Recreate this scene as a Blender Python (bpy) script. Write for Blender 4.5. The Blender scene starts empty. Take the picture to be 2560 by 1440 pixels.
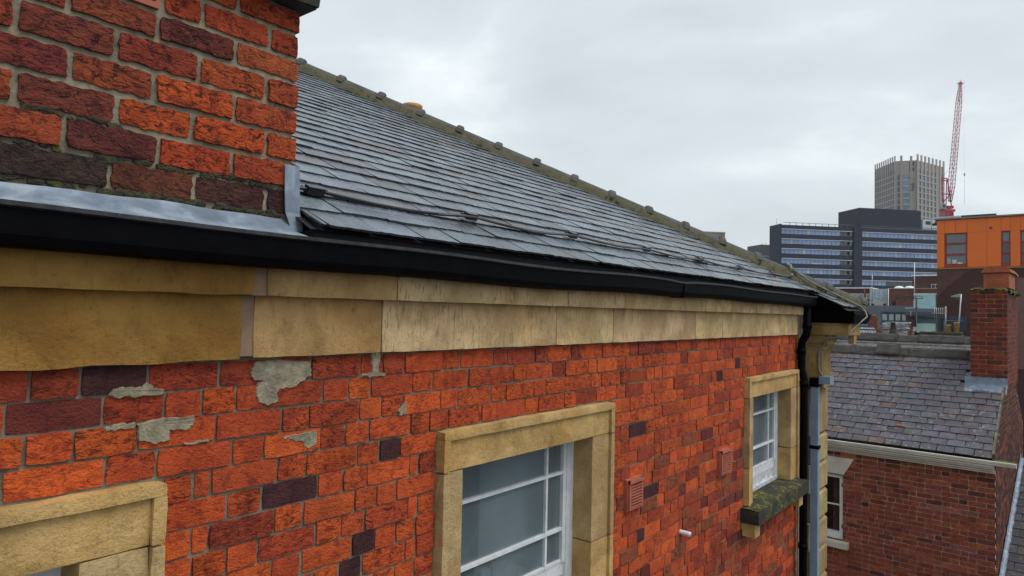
import bpy, math, random
from mathutils import Vector, Matrix
R = random.Random(7)
scene = bpy.context.scene
col = bpy.data.collections.new("scene_objects"); scene.collection.children.link(col)
Z0 = 9.0                      # camera height above the ground; all z below are relative to the camera's level

# ------------------------------------------------------------------ camera
cam_d = bpy.data.cameras.new("camera"); cam = bpy.data.objects.new("camera", cam_d); col.objects.link(cam)
RIGHT = Vector((0.78031846, 0.62501183, 0.02152447)); DOWN = Vector((-0.00532121, 0.04105244, -0.99914282)); FWD = Vector((-0.62535972, 0.77953506, 0.03535979))
CAM = Vector((2.0, 0.0, Z0))
m3 = Matrix((RIGHT, -DOWN, -FWD)).transposed()
cam.matrix_world = Matrix.Translation(CAM) @ m3.to_4x4()
cam_d.sensor_width = 36.0; cam_d.lens = 1690.0/2560.0*36.0; cam_d.clip_start = 0.05; cam_d.clip_end = 3000
scene.camera = cam

# ------------------------------------------------------------------ world, sun, exposure
SUN_EL, SUN_AZ = 60.0, 70.0     # azimuth measured from +y towards +x
w = bpy.data.worlds.new("World"); scene.world = w; w.use_nodes = True
nt = w.node_tree; N = nt.nodes; L = nt.links
for n in list(N): N.remove(n)
out = N.new("ShaderNodeOutputWorld")
sky = N.new("ShaderNodeTexSky"); sky.sky_type = 'NISHITA'; sky.sun_disc = False
sky.sun_elevation = math.radians(SUN_EL); sky.sun_rotation = math.radians(SUN_AZ); sky.dust_density = 4.0; sky.air_density = 1.0
bg1 = N.new("ShaderNodeBackground"); bg1.inputs[1].default_value = 0.09; L.new(sky.outputs[0], bg1.inputs[0])
tc = N.new("ShaderNodeTexCoord")
mp = N.new("ShaderNodeMapping"); mp.inputs['Scale'].default_value = (1.0, 1.0, 2.4); mp.inputs['Location'].default_value = (0.35, 1.9, 0.6); L.new(tc.outputs['Generated'], mp.inputs[0])
n1 = N.new("ShaderNodeTexNoise"); n1.inputs['Scale'].default_value = 2.1; n1.inputs['Detail'].default_value = 7; n1.inputs['Roughness'].default_value = 0.52; n1.inputs['Distortion'].default_value = 0.35; L.new(mp.outputs[0], n1.inputs['Vector'])
cr = N.new("ShaderNodeValToRGB"); cr.color_ramp.elements[0].position = 0.34; cr.color_ramp.elements[0].color = (0.50, 0.550, 0.580, 1)
cr.color_ramp.elements[1].position = 0.72; cr.color_ramp.elements[1].color = (0.79, 0.84, 0.87, 1)
e = cr.color_ramp.elements.new(0.54); e.color = (0.585, 0.64, 0.672, 1); L.new(n1.outputs['Fac'], cr.inputs[0])
bg2 = N.new("ShaderNodeBackground"); bg2.inputs[1].default_value = 1.12; L.new(cr.outputs[0], bg2.inputs[0])
mx = N.new("ShaderNodeMixShader"); mx.inputs[0].default_value = 0.93; L.new(bg1.outputs[0], mx.inputs[1]); L.new(bg2.outputs[0], mx.inputs[2]); L.new(mx.outputs[0], out.inputs[0])
sd = bpy.data.lights.new("sun", 'SUN'); sd.energy = 1.5; sd.angle = math.radians(32); sd.color = (1.0, 0.96, 0.90)
so = bpy.data.objects.new("sun", sd); col.objects.link(so)
sv = Vector((math.sin(math.radians(SUN_AZ))*math.cos(math.radians(SUN_EL)), math.cos(math.radians(SUN_AZ))*math.cos(math.radians(SUN_EL)), math.sin(math.radians(SUN_EL))))
so.rotation_euler = sv.to_track_quat('Z', 'Y').to_euler(); so.location = (20, -10, 40)
scene.view_settings.view_transform = 'Standard'; scene.view_settings.look = 'None'; scene.view_settings.gamma = 1.0
scene.view_settings.exposure = 0.25
scene.view_settings.use_curve_mapping = False

# ------------------------------------------------------------------ materials
def nodes(name):
    m = bpy.data.materials.new(name); m.use_nodes = True; t = m.node_tree
    return m, t, t.nodes, t.links, t.nodes["Principled BSDF"]
def noise(t, vec, scale, detail=4, rough=.55, dist=0.0):
    n = t.nodes.new("ShaderNodeTexNoise"); n.inputs['Scale'].default_value = scale; n.inputs['Detail'].default_value = detail
    n.inputs['Roughness'].default_value = rough; n.inputs['Distortion'].default_value = dist; t.links.new(vec, n.inputs['Vector']); return n.outputs['Fac']
def ramp(t, fac, lo, hi, a=0.0, b=1.0):
    n = t.nodes.new("ShaderNodeMapRange"); n.inputs[1].default_value = lo; n.inputs[2].default_value = hi; n.inputs[3].default_value = a; n.inputs[4].default_value = b
    n.interpolation_type = 'SMOOTHSTEP'; t.links.new(fac, n.inputs[0]); return n.outputs[0]
def mixc(t, fac, A, B, mode='MIX'):
    n = t.nodes.new("ShaderNodeMix"); n.data_type = 'RGBA'; n.blend_type = mode
    for s, v in ((n.inputs[0], fac), (n.inputs[6], A), (n.inputs[7], B)):
        if isinstance(v, (int, float)): s.default_value = v
        elif isinstance(v, tuple): s.default_value = v if len(v) == 4 else v+(1,)
        else: t.links.new(v, s)
    return n.outputs[2]
def math_(t, op, a, b):
    n = t.nodes.new("ShaderNodeMath"); n.operation = op
    for s, v in ((n.inputs[0], a), (n.inputs[1], b)):
        if isinstance(v, (int, float)): s.default_value = v
        else: t.links.new(v, s)
    return n.outputs[0]
def position(t, rnd=None, scale=(1, 1, 1)):
    g = t.nodes.new("ShaderNodeNewGeometry"); v = g.outputs['Position']
    if rnd is not None:
        c = t.nodes.new("ShaderNodeCombineXYZ")
        for i, k in enumerate((13.1, 7.7, 23.3)): t.links.new(math_(t, 'MULTIPLY', rnd, k), c.inputs[i])
        a = t.nodes.new("ShaderNodeVectorMath"); a.operation = 'ADD'; t.links.new(v, a.inputs[0]); t.links.new(c.outputs[0], a.inputs[1]); v = a.outputs[0]
    if scale != (1, 1, 1):
        a = t.nodes.new("ShaderNodeVectorMath"); a.operation = 'MULTIPLY'; t.links.new(v, a.inputs[0]); a.inputs[1].default_value = scale; v = a.outputs[0]
    return v
def bump(t, b, h, strength, dist):
    n = t.nodes.new("ShaderNodeBump"); n.inputs['Strength'].default_value = strength; n.inputs['Distance'].default_value = dist
    t.links.new(h, n.inputs['Height']); t.links.new(n.outputs[0], b.inputs['Normal'])
def attr(t):
    n = t.nodes.new("ShaderNodeAttribute"); n.attribute_name = "tint"; return n.outputs['Color'], n.outputs['Alpha']

def make_brick(name, pit=1.0, sc=1.0):
    m, t, N, L, b = nodes(name); c, a = attr(t); v = position(t, a)
    big = noise(t, v, 11*sc, 3, .5); mid = noise(t, v, 38*sc, 6, .68, .6); fine = noise(t, v, 150*sc, 3, .6)
    crag = noise(t, position(t, a, (1, 1, 2.2)), 24*sc, 5, .62, 1.2)
    hsv = mixc(t, ramp(t, big, .35, .68), c, mixc(t, 1.0, c, (1.22, 1.35, 1.15), 'MULTIPLY'))
    dark = mixc(t, 1.0, c, (.30, .33, .42), 'MULTIPLY')
    pa = math_(t, 'MULTIPLY', ramp(t, a, .15, .95, .35, 1.0), pit)
    red = mixc(t, 1.0, c, (.62, .55, .8), 'MULTIPLY')
    hsv = mixc(t, ramp(t, noise(t, v, 19*sc, 4, .6, .8), .50, .66, 0, .8), hsv, red)
    c1 = mixc(t, math_(t, 'MULTIPLY', ramp(t, mid, .52, .63), pa), hsv, dark)
    c2 = mixc(t, math_(t, 'MULTIPLY', ramp(t, crag, .54, .66), pa), c1, mixc(t, 1.0, c, (.16, .2, .3), 'MULTIPLY'))
    c3 = mixc(t, ramp(t, fine, .63, .76, 0, .5), c2, mixc(t, 1.0, c, (1.5, 1.9, 2.2), 'MULTIPLY'))
    soot = noise(t, position(t), 2.3, 5, .62)
    c4 = mixc(t, ramp(t, soot, .56, .72, 0, .5), c3, mixc(t, 1.0, c3, (.42, .42, .45), 'MULTIPLY'))
    run = noise(t, position(t, None, (1, 1, .22)), 6.5, 5, .65)
    c4 = mixc(t, ramp(t, run, .52, .70, 0, .55), c4, mixc(t, 1.0, c4, (.52, .42, .40), 'MULTIPLY'))
    L.new(c4, b.inputs['Base Color']); b.inputs['Roughness'].default_value = .82; b.inputs['Specular IOR Level'].default_value = .35
    h = math_(t, 'SUBTRACT', math_(t, 'MULTIPLY', fine, .5), math_(t, 'MULTIPLY', math_(t, 'ADD', mid, math_(t, 'MULTIPLY', crag, 1.6)), pa))
    bump(t, b, h, .95, .013/sc); return m
def make_stone(name, streak=.5):
    m, t, N, L, b = nodes(name); c, a = attr(t); v = position(t, a)
    big = noise(t, v, 4, 4, .6, .4); mid = noise(t, v, 22, 6, .65); fine = noise(t, v, 240, 2, .6)
    st = noise(t, position(t, a, (1, 3.2, .55)), 26, 5, .6, .5)
    c1 = mixc(t, ramp(t, big, .35, .70), mixc(t, 1.0, c, (.72, .67, .60), 'MULTIPLY'), mixc(t, 1.0, c, (1.12, 1.12, 1.10), 'MULTIPLY'))
    c2 = mixc(t, ramp(t, mid, .56, .74, 0, .45), c1, mixc(t, 1.0, c, (.62, .56, .50), 'MULTIPLY'))
    c3 = mixc(t, math_(t, 'MULTIPLY', ramp(t, st, .55, .65), streak), c2, mixc(t, 1.0, c, (.42, .42, .44), 'MULTIPLY'))
    c4 = mixc(t, ramp(t, fine, .30, .70, .14, 0), c3, mixc(t, 1.0, c3, (.5, .5, .5), 'MULTIPLY'))
    crust = noise(t, position(t, a, (1, 1, .6)), 9, 6, .7, .5); pits = noise(t, v, 75, 3, .6)
    c4 = mixc(t, ramp(t, crust, .55, .72, 0, .52), c4, mixc(t, 1.0, c4, (.42, .38, .33), 'MULTIPLY'))
    c4 = mixc(t, ramp(t, noise(t, v, 2.6, 4, .6), .5, .68, 0, .32), c4, mixc(t, 1.0, c4, (1.0, .80, .48), 'MULTIPLY'))
    c4 = mixc(t, ramp(t, pits, .62, .72, 0, .6), c4, mixc(t, 1.0, c4, (.5, .46, .42), 'MULTIPLY'))
    L.new(c4, b.inputs['Base Color']); b.inputs['Roughness'].default_value = .88; b.inputs['Specular IOR Level'].default_value = .25
    bump(t, b, math_(t, 'ADD', math_(t, 'ADD', mid, math_(t, 'MULTIPLY', st, streak)), math_(t, 'ADD', math_(t, 'MULTIPLY', fine, .3), math_(t, 'MULTIPLY', pits, -.8))), .7, .008); return m
def make_slate(name, rough=.38, lichen=0.0, spec=.5, grain=(1, 1, 1)):
    m, t, N, L, b = nodes(name); c, a = attr(t); v = position(t, a, grain)
    big = noise(t, v, 7, 4, .6); mid = noise(t, v, 34, 5, .6, .4); fine = noise(t, v, 170, 3, .6)
    c1 = mixc(t, ramp(t, big, .35, .68), mixc(t, 1.0, c, (.74, .73, .74), 'MULTIPLY'), mixc(t, 1.0, c, (1.18, 1.18, 1.18), 'MULTIPLY'))
    c2 = mixc(t, ramp(t, mid, .55, .72, 0, .45), c1, mixc(t, 1.0, c, (.6, .6, .62), 'MULTIPLY'))
    if lichen:
        vo = N.new("ShaderNodeTexVoronoi"); vo.inputs['Scale'].default_value = 15; L.new(position(t), vo.inputs['Vector'])
        ring = math_(t, 'MULTIPLY', ramp(t, vo.outputs['Distance'], .10, .18), ramp(t, vo.outputs['Distance'], .34, .26))
        gate = ramp(t, noise(t, position(t), 3.1, 4, .7), .54, .44); gate = math_(t, 'SUBTRACT', 1.0, gate)
        lim = math_(t, 'MULTIPLY', math_(t, 'MULTIPLY', ring, ramp(t, noise(t, position(t), 46, 3, .6), .42, .56)), math_(t, 'MULTIPLY', gate, lichen))
        c2 = mixc(t, lim, c2, (.52, .53, .44))
    L.new(c2, b.inputs['Base Color']); b.inputs['Specular IOR Level'].default_value = spec
    L.new(ramp(t, mid, .35, .70, rough-.08, rough+.16), b.inputs['Roughness'])
    bump(t, b, math_(t, 'ADD', mid, math_(t, 'MULTIPLY', fine, .4)), .35, .006); return m
def make_plain(name, colr, rough=.6, var=.25, scale=9, bstr=.15, bdist=.003, bscale=60, metal=0, spec=.5, stain=None):
    m, t, N, L, b = nodes(name); v = position(t)
    a = noise(t, v, scale, 5, .6, .3); f = noise(t, v, bscale, 4, .6)
    c = mixc(t, ramp(t, a, .3, .72), tuple(x*(1-var) for x in colr), tuple(min(1, x*(1+var*.6)) for x in colr))
    if stain: c = mixc(t, ramp(t, noise(t, v, stain[1], 6, .68, .5), stain[2], stain[3], 0, stain[4]), c, stain[0])
    L.new(c, b.inputs['Base Color']); b.inputs['Roughness'].default_value = rough; b.inputs['Metallic'].default_value = metal; b.inputs['Specular IOR Level'].default_value = spec
    if bstr: bump(t, b, f, bstr, bdist)
    return m
def make_tint(name, rough=.6, var=.15, scale=3, spec=.4):
    m, t, N, L, b = nodes(name); c, a = attr(t); n = noise(t, position(t), scale, 5, .65)
    c1 = mixc(t, ramp(t, n, .3, .7), mixc(t, 1.0, c, (1-var,)*3, 'MULTIPLY'), mixc(t, 1.0, c, (1+var,)*3, 'MULTIPLY'))
    L.new(c1, b.inputs['Base Color']); b.inputs['Roughness'].default_value = rough; b.inputs['Specular IOR Level'].default_value = spec; return m
def make_brickwork(name, c1, c2, mo, size=1.0, dry=None):
    """far brick walls whose bricks are under a few pixels: brick pattern as material"""
    m, t, N, L, b = nodes(name); g = N.new("ShaderNodeNewGeometry"); s = N.new("ShaderNodeSeparateXYZ"); L.new(g.outputs['Position'], s.inputs[0])
    k = N.new("ShaderNodeCombineXYZ"); L.new(math_(t, 'ADD', s.outputs[0], s.outputs[1]), k.inputs[0]); L.new(s.outputs[2], k.inputs[1])
    br = N.new("ShaderNodeTexBrick"); L.new(k.outputs[0], br.inputs['Vector']); br.inputs['Scale'].default_value = 1.0
    br.inputs['Brick Width'].default_value = .225*size; br.inputs['Row Height'].default_value = .075*size; br.inputs['Mortar Size'].default_value = .011*size
    br.inputs['Color1'].default_value = c1+(1,); br.inputs['Color2'].default_value = c2+(1,); br.inputs['Mortar'].default_value = mo+(1,)
    n = noise(t, position(t), .6, 6, .65); c = mixc(t, ramp(t, n, .35, .7, 0, .6), br.outputs[0], mixc(t, 1.0, br.outputs[0], (.55, .5, .5), 'MULTIPLY'))
    if dry:      # a pale dry area with a ragged slanting edge where the rest of the wall is soaked
        k2 = math_(t, 'SUBTRACT', s.outputs[2], s.outputs[0]); k2 = math_(t, 'ADD', k2, math_(t, 'MULTIPLY', noise(t, position(t), 2.2, 6, .6), .9))
        c = mixc(t, math_(t, 'MULTIPLY', ramp(t, k2, dry, dry+.12), .8), c, mixc(t, 1.0, c, (2.0, 2.1, 2.2), 'MULTIPLY'))
    L.new(c, b.inputs['Base Color']); b.inputs['Roughness'].default_value = .85; return m
def make_glass(name, tint=(.02, .03, .035), alpha=.55, rough=.06):
    m, t, N, L, b = nodes(name); n = noise(t, position(t), 2.6, 5, .6)
    L.new(mixc(t, ramp(t, n, .35, .7), tint, tuple(x*1.35 for x in tint)), b.inputs['Base Color'])
    L.new(ramp(t, n, .4, .7, rough, rough+.12), b.inputs['Roughness']); b.inputs['Specular IOR Level'].default_value = .8
    L.new(ramp(t, n, .3, .75, alpha-.06, min(1, alpha+.06)), b.inputs['Alpha']); return m
def make_moss(name, g=(.075, .085, .02), s=(.16, .15, .12), lo=.42, hi=.58, scale=28, gate=None):
    m, t, N, L, b = nodes(name); v = position(t)
    a = noise(t, v, scale, 6, .7, .4); f = noise(t, v, scale*5, 4, .7); k = noise(t, v, scale*.4, 4, .6)
    fm = ramp(t, a, lo, hi)
    if gate: fm = math_(t, 'MULTIPLY', fm, ramp(t, noise(t, v, gate, 3, .55), .42, .56))
    c = mixc(t, fm, s, mixc(t, ramp(t, k, .4, .65), g, (g[0]*2.4, g[1]*2.0, g[2]*1.6)))
    c = mixc(t, ramp(t, f, .45, .7, 0, .7), c, mixc(t, 1.0, c, (.3, .3, .3), 'MULTIPLY'))
    L.new(c, b.inputs['Base Color']); b.inputs['Roughness'].default_value = .95; bump(t, b, math_(t, 'ADD', a, math_(t, 'MULTIPLY', f, .6)), .9, .014); return m

M = dict(
 brick=make_brick("weathered_brick", .85), chim=make_brick("rough_chimney_brick", 1.15), nbrick=make_brick("small_red_brick", .7, 1.3),
 cmortar=make_plain("chimney_mortar", (.30, .26, .18), .95, .35, 16, .7, .006, 100, stain=((.07, .07, .05), 14, .54, .70, .75)), mortar=make_plain("lime_mortar", (.22, .19, .135), .95, .3, 14, .6, .006, 110, stain=((.08, .075, .06), 18, .55, .70, .7)),
 mortar2=make_plain("pale_mortar", (.40, .32, .235), .95, .35, 10, .4, .004, 120, stain=((.10, .075, .06), 4, .5, .68, .85)),
 patch=make_plain("cement_smear", (.34, .295, .205), .95, .35, 22, .8, .008, 90, stain=((.14, .13, .10), 40, .58, .70, .6)),
 joint=make_plain("pink_joint_mortar", (.36, .23, .15), .95, .2, 14, .4, .004, 90),
 stone=make_stone("yellow_sandstone", .28), stones=make_stone("streaked_sandstone", .75),
 slate=make_slate("wet_grey_slate", .27, 0, .85, (1, 1, 1)), nslate=make_slate("purple_slate", .50, .42, .40), dslate=make_slate("dark_slate", .5, .15, .35),
 black=make_plain("black_gutter_paint", (.003, .003, .0045), .6, .4, 14, .2, .002, 50, spec=.06, stain=((.04, .04, .04), 35, .68, .78, .4)),
 rim=make_plain("worn_gutter_rim", (.035, .036, .037), .6, .5, 22, .3, .002, 90, spec=.4, stain=((.10, .10, .09), 45, .56, .72, .6)),
 lead=make_plain("lead_sheet", (.20, .255, .33), .45, .3, 9, .35, .006, 16, spec=.5, stain=((.38, .43, .48), 9, .5, .7, .7)),
 white=make_plain("old_white_paint", (.72, .75, .78), .5, .14, 12, .4, .003, 60, stain=((.30, .27, .22), 30, .62, .74, .6)),
 peel=make_plain("peeling_white_paint", (.60, .63, .66), .6, .3, 30, .6, .004, 70, stain=((.20, .19, .17), 26, .5, .64, .7)),
 cream=make_plain("cream_paint", (.62, .60, .50), .55, .14, 5, .15, .003, 30, stain=((.24, .22, .17), 9, .58, .76, .5)),
 upvc=make_plain("white_frame", (.74, .76, .76), .35, .05, 3, 0),
 pane=make_glass("misty_pane", (.18, .235, .265), .46, .03), panec=make_glass("clear_pane", (.01, .012, .014), .42, .03),
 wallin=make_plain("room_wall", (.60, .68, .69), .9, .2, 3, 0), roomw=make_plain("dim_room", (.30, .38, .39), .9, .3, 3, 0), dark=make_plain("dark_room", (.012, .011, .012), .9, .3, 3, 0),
 brownc=make_plain("brown_leather", (.07, .03, .02), .6, .2, 8, 0), curtain=make_plain("yellow_curtain", (.50, .36, .13), .9, .25, 20, .4, .01, 14),
 terra=make_plain("terracotta_vent", (.42, .12, .075), .75, .2, 14, .2, .003, 70), pot=make_plain("buff_clay_pot", (.42, .25, .09), .8, .3, 9, .2, .004, 40),
 clay=make_plain("orange_clay", (.36, .10, .045), .85, .3, 9, .3, .006, 40, stain=((.20, .18, .15), 12, .55, .7, .8)),
 blue=make_plain("pale_blue_pipe", (.22, .31, .41), .45, .12, 8, .1, .002, 50, stain=((.08, .10, .13), 20, .64, .78, .5)),
 ridge=make_plain("grey_ridge_tile", (.082, .080, .074), .8, .35, 10, .5, .006, 60, stain=((.075, .075, .05), 12, .52, .68, .8)),
 nridge=make_plain("dark_ridge_tile", (.055, .05, .045), .85, .4, 8, .6, .008, 50, stain=((.34, .34, .29), 22, .68, .76, .9)),
 moss=make_moss("mossy_mortar", (.05, .055, .012), (.105, .095, .068), .44, .60), mossg=make_moss("green_moss", (.06, .085, .012), (.07, .06, .04), .36, .50, 22),
 mossk=make_moss("dark_joint_moss", (.05, .055, .02), (.07, .055, .045), .40, .62, 30), sillm=make_moss("mossy_sill_stone", (.15, .17, .012), (.04, .038, .033), .48, .57, 34, gate=3.9),
 cableg=make_plain("dull_cable", (.05, .05, .05), .4, .2, 20, 0), cable=make_plain("grey_cable", (.22, .21, .19), .55, .2, 20, 0), cablek=make_plain("black_cable", (.012, .012, .014), .3, .2, 20, 0),
 red=make_plain("red_plastic", (.55, .05, .06), .5, .1, 20, 0), lightpipe=make_plain("white_plastic", (.72, .72, .76), .4, .05, 9, 0),
 under=make_plain("roof_underlay", (.014, .014, .016), .9, .2, 9, 0), cap=make_plain("mossy_cap_stone", (.045, .042, .036), .9, .4, 12, .8, .01, 40, stain=((.05, .06, .02), 10, .5, .65, .7)),
 clean=make_tint("clean_cladding", .5, .04, 1.5), tint=make_tint("painted_surface"), tintg=make_tint("gloss_surface", .25, .1, 2, .6), metal=make_plain("galvanised_metal", (.45, .46, .47), .4, .1, 6, 0, metal=.6),
 officeglass=make_tint("office_glass", .12, .25, .09, .9), asphalt=make_plain("asphalt", (.05, .05, .052), .9, .3, 2, .4, .01, 40),
 farbrick=make_brickwork("far_brown_brick", (.095, .032, .022), (.055, .022, .02), (.06, .04, .034), dry=15.45), midbrick=make_brickwork("far_red_brick", (.20, .05, .03), (.14, .04, .03), (.16, .11, .09)),
 darkbrick=make_brickwork("far_dark_brick", (.11, .035, .03), (.07, .025, .024), (.08, .06, .055)),
 lowbrick=make_brickwork("lower_wall_brick", (.42, .07, .025), (.26, .05, .025), (.25, .21, .16)),
)

# ------------------------------------------------------------------ mesh helpers
V = Vector
def tintc(c, k=.12, a=None):
    s = 1+R.uniform(-k, k); return (c[0]*s, c[1]*s*(1+R.uniform(-k, k)*.5), c[2]*s*(1+R.uniform(-k, k)*.5), R.random() if a is None else a)
class MB:
    def __init__(s): s.v = []; s.f = []; s.c = []; s.s = []
    def add(s, vs, fs, c=(1, 1, 1, 1), smooth=False):
        b = len(s.v); s.v += [tuple(p) for p in vs]; s.c += [c]*len(vs); s.f += [tuple(b+i for i in f) for f in fs]; s.s += [smooth]*len(fs); return s
    def box(s, x0, x1, y0, y1, z0, z1, c=(1, 1, 1, 1)):
        vs = [(x, y, z) for x in (x0, x1) for y in (y0, y1) for z in (z0, z1)]
        return s.add(vs, [(0, 1, 3, 2), (4, 6, 7, 5), (0, 4, 5, 1), (2, 3, 7, 6), (0, 2, 6, 4), (1, 5, 7, 3)], c)
    def obox(s, O, a, b, n, c=(1, 1, 1, 1)):
        O, a, b, n = V(O), V(a), V(b), V(n)
        vs = [O+a*i+b*j+n*k for i in (0, 1) for j in (0, 1) for k in (0, 1)]
        return s.add(vs, [(0, 1, 3, 2), (4, 6, 7, 5), (0, 4, 5, 1), (2, 3, 7, 6), (0, 2, 6, 4), (1, 5, 7, 3)], c)
    def prism(s, prof, axis, t0, t1, c=(1, 1, 1, 1), smooth=False, nt=1, fn=None):
        """closed profile [(p,q)] swept along an axis: 'y' -> p=x,q=z ; 'x' -> p=y,q=z ; 'z' -> p=x,q=y"""
        vs = []; n = len(prof)
        for i in range(nt+1):
            t = t0+(t1-t0)*i/nt
            for p, q in prof:
                dp, dq = fn(t, p, q) if fn else (0, 0); p2, q2 = p+dp, q+dq
                vs.append({'y': (p2, t, q2), 'x': (t, p2, q2), 'z': (p2, q2, t)}[axis])
        fs = [(i*n+j, i*n+(j+1) % n, (i+1)*n+(j+1) % n, (i+1)*n+j) for i in range(nt) for j in range(n)]
        fs += [tuple(range(n))[::-1], tuple(nt*n+j for j in range(n))]
        return s.add(vs, fs, c, smooth)
    def tube(s, pts, r, n=10, c=(1, 1, 1, 1), caps=True, hollow=0):
        pts = [V(p) for p in pts]; vs = []; rr = r if isinstance(r, (list, tuple)) else [r]*len(pts)
        up = None
        for i, p in enumerate(pts):
            d = (pts[min(i+1, len(pts)-1)]-pts[max(i-1, 0)]).normalized()
            if up is None: up = d.orthogonal().normalized()
            up = (up-d*up.dot(d)).normalized(); sd_ = d.cross(up)
            vs += [p+(up*math.cos(2*math.pi*k/n)+sd_*math.sin(2*math.pi*k/n))*rr[i] for k in range(n)]
        fs = [(i*n+k, i*n+(k+1) % n, (i+1)*n+(k+1) % n, (i+1)*n+k) for i in range(len(pts)-1) for k in range(n)]
        s.add(vs, fs, c, True)
        if caps: b = len(s.v)-len(vs); s.f += [tuple(b+k for k in range(n))[::-1], tuple(b+(len(pts)-1)*n+k for k in range(n))]; s.s += [False]*2
        return s
    def block(s, O, a, b, n, w, h, d, nx=4, ny=3, jit=.003, rel=.003, rnd=.005, c=(1, 1, 1, 1), wt=None, u0t=0.0, rim=1.0):
        """a stone, brick or slate: uneven front grid with softened rim, sides running back by d.  wt/u0t: width and start of the top edge"""
        O, a, b, n = V(O), V(a), V(b), V(n); base = len(s.v); wt = w if wt is None else wt; front = []; per = []
        for j in range(ny+1):
            f = j/ny; ww = w+(wt-w)*f; us = u0t*f
            for i in range(nx+1):
                u = us+ww*i/nx; q = h*f; ei = i in (0, nx); ej = j in (0, ny)
                if ei and ej:
                    u += (rnd*.6 if i == 0 else -rnd*.6); q += (rnd*.5 if j == 0 else -rnd*.5)
                k = R.uniform(-rel, rel) if not (ei or ej) else -rnd*.35+R.uniform(-rel, rel)*.4
                u += R.uniform(-jit, jit); q += R.uniform(-jit, jit)
                front.append(O+a*u+b*q+n*k)
        W = nx+1
        per = [i for i in range(W)]+[j*W+nx for j in range(1, ny+1)]+[ny*W+i for i in range(nx-1, -1, -1)]+[j*W for j in range(ny-1, 0, -1)]
        fs = [(j*W+i, j*W+i+1, (j+1)*W+i+1, (j+1)*W+i) for j in range(ny) for i in range(nx)]
        m = len(per); s.add(front, fs, c, True)
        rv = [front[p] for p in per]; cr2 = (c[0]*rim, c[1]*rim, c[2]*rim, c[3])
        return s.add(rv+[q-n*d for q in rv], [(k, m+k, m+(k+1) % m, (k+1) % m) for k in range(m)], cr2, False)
    def build(s, name, mat, parent=None, dz=Z0, **props):
        me = bpy.data.meshes.new(name); me.from_pydata([(x, y, z+dz) for x, y, z in s.v], [], s.f); me.update()
        at = me.attributes.new("tint", 'FLOAT_COLOR', 'POINT'); at.data.foreach_set("color", [k for c in s.c for k in c])
        me.polygons.foreach_set("use_smooth", s.s); me.materials.append(M[mat] if isinstance(mat, str) else mat)
        o = bpy.data.objects.new(name, me); col.objects.link(o)
        if parent is not None: o.parent = parent
        for k, v in props.items(): o[k] = v
        return o
def thing(name, label, cat, loc=(0, 0), rot=0.0, group=None):
    o = bpy.data.objects.new(name, None); col.objects.link(o); o.location = (loc[0], loc[1], 0); o.rotation_euler = (0, 0, rot)
    o.empty_display_size = .3; o["label"] = label; o["category"] = cat
    if group: o["group"] = group
    return o
def copy_of(o, parent, loc=None, **props):
    c = o.copy(); col.objects.link(c); c.parent = parent
    if loc is not None: c.location = loc
    for k, v in props.items(): c[k] = v
    return c
def seen(frame, p, area, n):
    """rough size in the photograph, used to choose which repeated pieces become single parts"""
    ox, oy, ang = frame; c, s_ = math.cos(ang), math.sin(ang)
    q = V((ox+p[0]*c-p[1]*s_, oy+p[0]*s_+p[1]*c, p[2]+Z0)); nn = V((n[0]*c-n[1]*s_, n[0]*s_+n[1]*c, n[2])); d = q-CAM; dep = d.dot(FWD)
    if dep < .1: return -9
    x, y = d.dot(RIGHT)/dep, d.dot(DOWN)/dep
    if abs(x) > .775 or abs(y) > .44: return -d.length
    return area*abs(nn.dot(d.normalized()))/d.length_squared
def lay(items, parent, name, mat, limit, rest_name=None):
    """items: (score, builder(MB)); the largest in view become single parts, the rest one joined part"""
    items.sort(key=lambda i: -i[0]); rest = MB()
    for k, (sc, fn) in enumerate(items):
        if k < limit and sc > 0: mb = MB(); fn(mb); mb.build(name, mat, parent)
        else: fn(rest)
    if rest.v: rest.build(rest_name or name, mat, parent, kind="stuff")

ground = MB(); ground.box(-900, 900, -300, 1500, -9.3, -9.0); g = ground.build("ground", "asphalt"); g["kind"] = "structure"

# =================================================================== MAIN BRICK BUILDING
F0 = (0, 0, 0)
hall = thing("brick_building", "orange brick building with sandstone frieze, black gutter and grey slate hipped roof in the foreground", "building")
WIN = [(-.48, .905), (2.02, 3.405), (5.60, 6.985)]; WT, WB = -.502, -1.56
# wall body: masses round the window openings, outer face set back behind the brick faces
wb = MB(); ys = [-3.0]+[k for a_, b_ in WIN for k in (a_+.125, b_-.125)]+[7.12]
for i in range(0, len(ys), 2): wb.box(-.30, -.0068, ys[i], ys[i+1], -3.4, .2)
for a_, b_ in WIN: wb.box(-.30, -.0069, a_+.125, b_-.125, -.66, .2); wb.box(-.30, -.0069, a_+.125, b_-.125, -3.4, -1.57)
wall = wb.build("wall", "mortar", hall)
MB().box(-.30, 0, -3.0, 7.12, -9, -3.4).build("lower_wall", "lowbrick", hall)
MB().box(-10, -.31, 6.9, 7.6, -9, .1).box(-10, -9.7, -3, 7, -9, .1).build("rear_wall", "lowbrick", hall)
OR1, OR2, RD1, RD2, BRN, PUR, MAR = (.58, .090, .020), (.53, .078, .020), (.43, .060, .020), (.33, .047, .020), (.29, .068, .028), (.065, .018, .020), (.17, .028, .024)
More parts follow.
